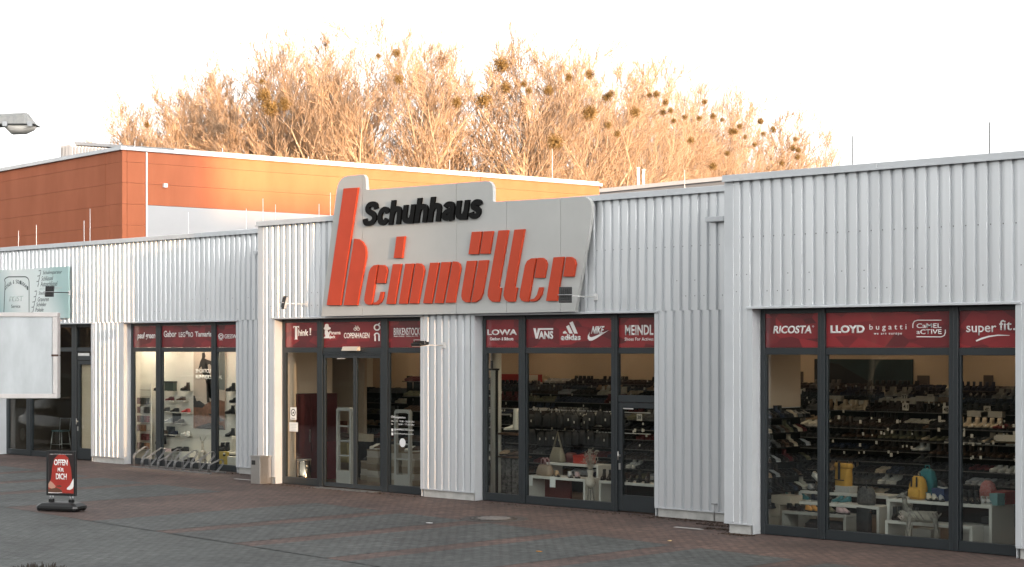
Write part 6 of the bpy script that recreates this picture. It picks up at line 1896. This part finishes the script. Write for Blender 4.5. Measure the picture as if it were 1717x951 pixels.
# big blank light box on a post, at the left edge
lbx, lby, lbz = far(97, 668, 21.5)
bx_ = thing('light_box', 'blank white light box with aluminium frame on a post at left edge', 'sign', (lbx, lby, 0), YAW + R(4))
ALU = mat('aluminium_frame', (0.50, 0.475, 0.46), 0.4, 0.2, vary=0.1, vscale=6)
z0, z1 = lbz, far(97, 524, 21.5)[2]
MB().box(-1.75, -0.06, -0.012, 0.16, z0 + 0.05, z1 - 0.05).build('face', mat('milky_face', (0.43, 0.46, 0.475), 0.3, vary=0.22, vscale=2.2, stretch=(1.5, 1, 0.5)), bx_)
for (a, c_, d_, e_) in [(-1.8, 0.0, z0, z0 + 0.055), (-1.8, 0.0, z1 - 0.055, z1), (-1.8, -1.75, z0 + 0.0555, z1 - 0.0555), (-0.055, 0.0, z0 + 0.0555, (z0 + z1) / 2 - 0.003), (-0.06, 0.0, (z0 + z1) / 2 + 0.003, z1 - 0.0555)]: MB().box(a, c_, -0.03, 0.17, d_, e_).build('frame_bar', ALU, bx_, bevel=0.006)
MB().box(-0.07, 0.006, -0.034, 0.0, (z0 + z1) / 2 - 0.012, (z0 + z1) / 2 + 0.012).build('latch', mat('rusty_latch', (0.06, 0.03, 0.02), 0.8), bx_)
MB().lathe([(0.06, 0.0), (0.06, z1 - 0.1)], 14, (-1.25, 0.25)).build('post', GALV, bx_)
# street lamp head reaching in at the top left
lx, ly, lz = far(62, 213, 19.0)
sl = thing('street_lamp', 'weathered grey street lamp head at the top left edge', 'street lamp', (lx, ly, 0), YAW)
HOOD = mat('weathered_hood', (0.20, 0.205, 0.20), 0.8, vary=0.75, vscale=22, col2=(0.40, 0.39, 0.37))
hz = lz + 0.02
hd = MB()
rg = []
for (x, w_, zt_) in [(-0.78, 0.07, 0.09), (-0.55, 0.12, 0.105), (-0.1, 0.14, 0.125), (-0.03, 0.10, 0.03), (0.0, 0.06, 0.0)]:
    rg.append([(x, -w_, hz), (x, -w_ * 0.92, hz + zt_ * 0.75), (x, -w_ * 0.4, hz + zt_), (x, w_ * 0.4, hz + zt_), (x, w_ * 0.92, hz + zt_ * 0.75), (x, w_, hz)])
hd.rings(rg, 0, False, True)
hd.build('hood', HOOD, sl, fix=True)
bw = MB()
rg = []
for (x, w_, d_) in [(-0.34, 0.07, 0.01), (-0.26, 0.115, 0.09), (-0.12, 0.115, 0.085), (-0.04, 0.09, 0.05), (-0.012, 0.05, 0.008)]:
    rg.append([(x, w_ * math.cos(a), hz - 0.012 - d_ * max(0, math.sin(a)) ** 0.8) for a in [math.pi * j / 7 for j in range(8)]])
bw.rings(rg, 0, True, True)
bw.build('bowl', mat('lamp_bowl', (0.70, 0.66, 0.60), 0.25), sl, fix=True)
MB().box(-0.8, 0.005, -0.135, 0.135, hz - 0.011, hz - 0.001).build('rim', mat('lamp_rim', (0.06, 0.065, 0.06), 0.7), sl)
for x in (-0.32, -0.06): MB().box(x, x + 0.05, -0.16, -0.136, hz - 0.03, hz + 0.02).build('clip', GALV, sl)
MB().tube([(-0.75, 0, hz + 0.03), (-1.6, 0, hz - 0.05), (-2.1, 0, hz - 0.4), (-2.2, 0, hz - 1.2)], 0.035, 10).build('arm', GALV, sl)
MB().lathe([(0.08, 0.0), (0.06, hz - 1.15)], 14, (-2.2, 0)).build('pole', GALV, sl)
# shrub at the bottom left
sx0, sy0, sz0 = far(62, 943, 16.5)
bs = thing('bare_shrub', 'top of a dark bare clipped shrub at the bottom left edge', 'shrub', (sx0, sy0, 0))
sgs = []
rh = random.Random(31)
for _ in range(2600):
    a, u = rh.uniform(0, 6.28), math.sqrt(rh.random()) * 0.62
    zt = sz0 * (1 - 0.22 * (u / 0.62) ** 2) * rh.uniform(0.93, 1.0)
    p0 = Vector((u * math.cos(a) * 0.8, u * math.sin(a) * 0.8, zt - rh.uniform(0.2, 0.5)))
    p1 = Vector((u * math.cos(a) + rh.gauss(0, .03), u * math.sin(a) + rh.gauss(0, .03), zt))
    sgs.append((p0, p1, 0.006, 0.003))
for _ in range(40):
    a = rh.uniform(0, 6.28)
    sgs.append((Vector((0.05 * math.cos(a), 0.05 * math.sin(a), 0)), Vector((0.45 * math.cos(a), 0.45 * math.sin(a), sz0 - 0.4)), 0.014, 0.007))
put('twigs', seg_mesh('twigs', sgs, mat('shrub_twig', (0.045, 0.032, 0.025), 0.85, vary=0.4, vscale=20), 3), bs)


# ------------------------------------------------------------------ parked cars just left of the frame, mirrored in the glass
def car(label, loc, rz, paint):
    r = thing('parked_car', label, 'car', loc, rz, 'parked cars mirrored in the windows')
    st = [(-2.15, .55, .72, .62), (-2.05, .35, .88, .78), (-1.5, .22, .95, .86), (-0.6, .2, .96, .88), (0.6, .2, .95, .88), (1.3, .22, .90, .86), (1.95, .3, .74, .78), (2.15, .42, .62, .6)]
    b = MB()
    b.rings([[(x, -w_, zb), (x, -w_ * 1.0, (zb + zt) / 2 + 0.05), (x, -w_ * 0.93, zt), (x, 0, zt + 0.03), (x, w_ * 0.93, zt), (x, w_, (zb + zt) / 2 + 0.05), (x, w_, zb), (x, 0, zb - 0.02)] for x, zb, zt, w_ in st], 0, True, True)
    b.build('body', paint, r, fix=True)
    g = MB()
    g.rings([[(x, -w_, .93), (x, -w_ * k_, zt), (x, 0, zt + 0.03), (x, w_ * k_, zt), (x, w_, .93)] for x, w_, zt, k_ in [(-1.75, .72, .98, .95), (-1.15, .78, 1.38, .78), (-0.3, .8, 1.46, .76), (0.35, .8, 1.42, .77), (1.15, .76, .96, .95)]], 0, True, True)
    g.build('greenhouse', mat('car_glass', (0.01, 0.012, 0.014), 0.05), r, fix=True)
    rf_ = MB().box(-1.1, 0.38, -0.58, 0.58, 1.462, 1.485)
    rf_.build('roof', paint, r, bevel=0.01)
    for x in (-1.3, 1.35):
        for s in (-1, 1):
            w_ = bpy.data.objects.new('wheel', None); C.objects.link(w_); w_.parent = r; w_.location = (x, s * 0.82, 0.32)
            MB().tube([(0, -0.1, 0), (0, 0.1, 0)], 0.32, 20).build('tyre', BLACK, w_)
            MB().tube([(0, -0.105, 0), (0, 0.105, 0)], 0.2, 12).build('rim', STEEL, w_)
    for s in (-1, 1):
        MB().box(2.05, 2.16, s * 0.55 - 0.14, s * 0.55 + 0.14, 0.62, 0.72).build('headlight', LED, r)
        MB().box(-2.17, -2.06, s * 0.55 - 0.12, s * 0.55 + 0.12, 0.7, 0.8).build('tail_light', mat('tail_red', (0.2, 0.01, 0.01), 0.3), r)
    return r


car('dark parked car left of the frame, mirrored in the repair shop window', (-27.6, -2.0, 0.01), R(8), mat('paint_dark', (0.02, 0.024, 0.028), 0.25, coat=1.0))
car('white parked car left of the frame, mirrored beside the dark one', (-26.0, -5.2, 0.01), R(10), mat('paint_white', (0.7, 0.7, 0.68), 0.3, coat=1.0))
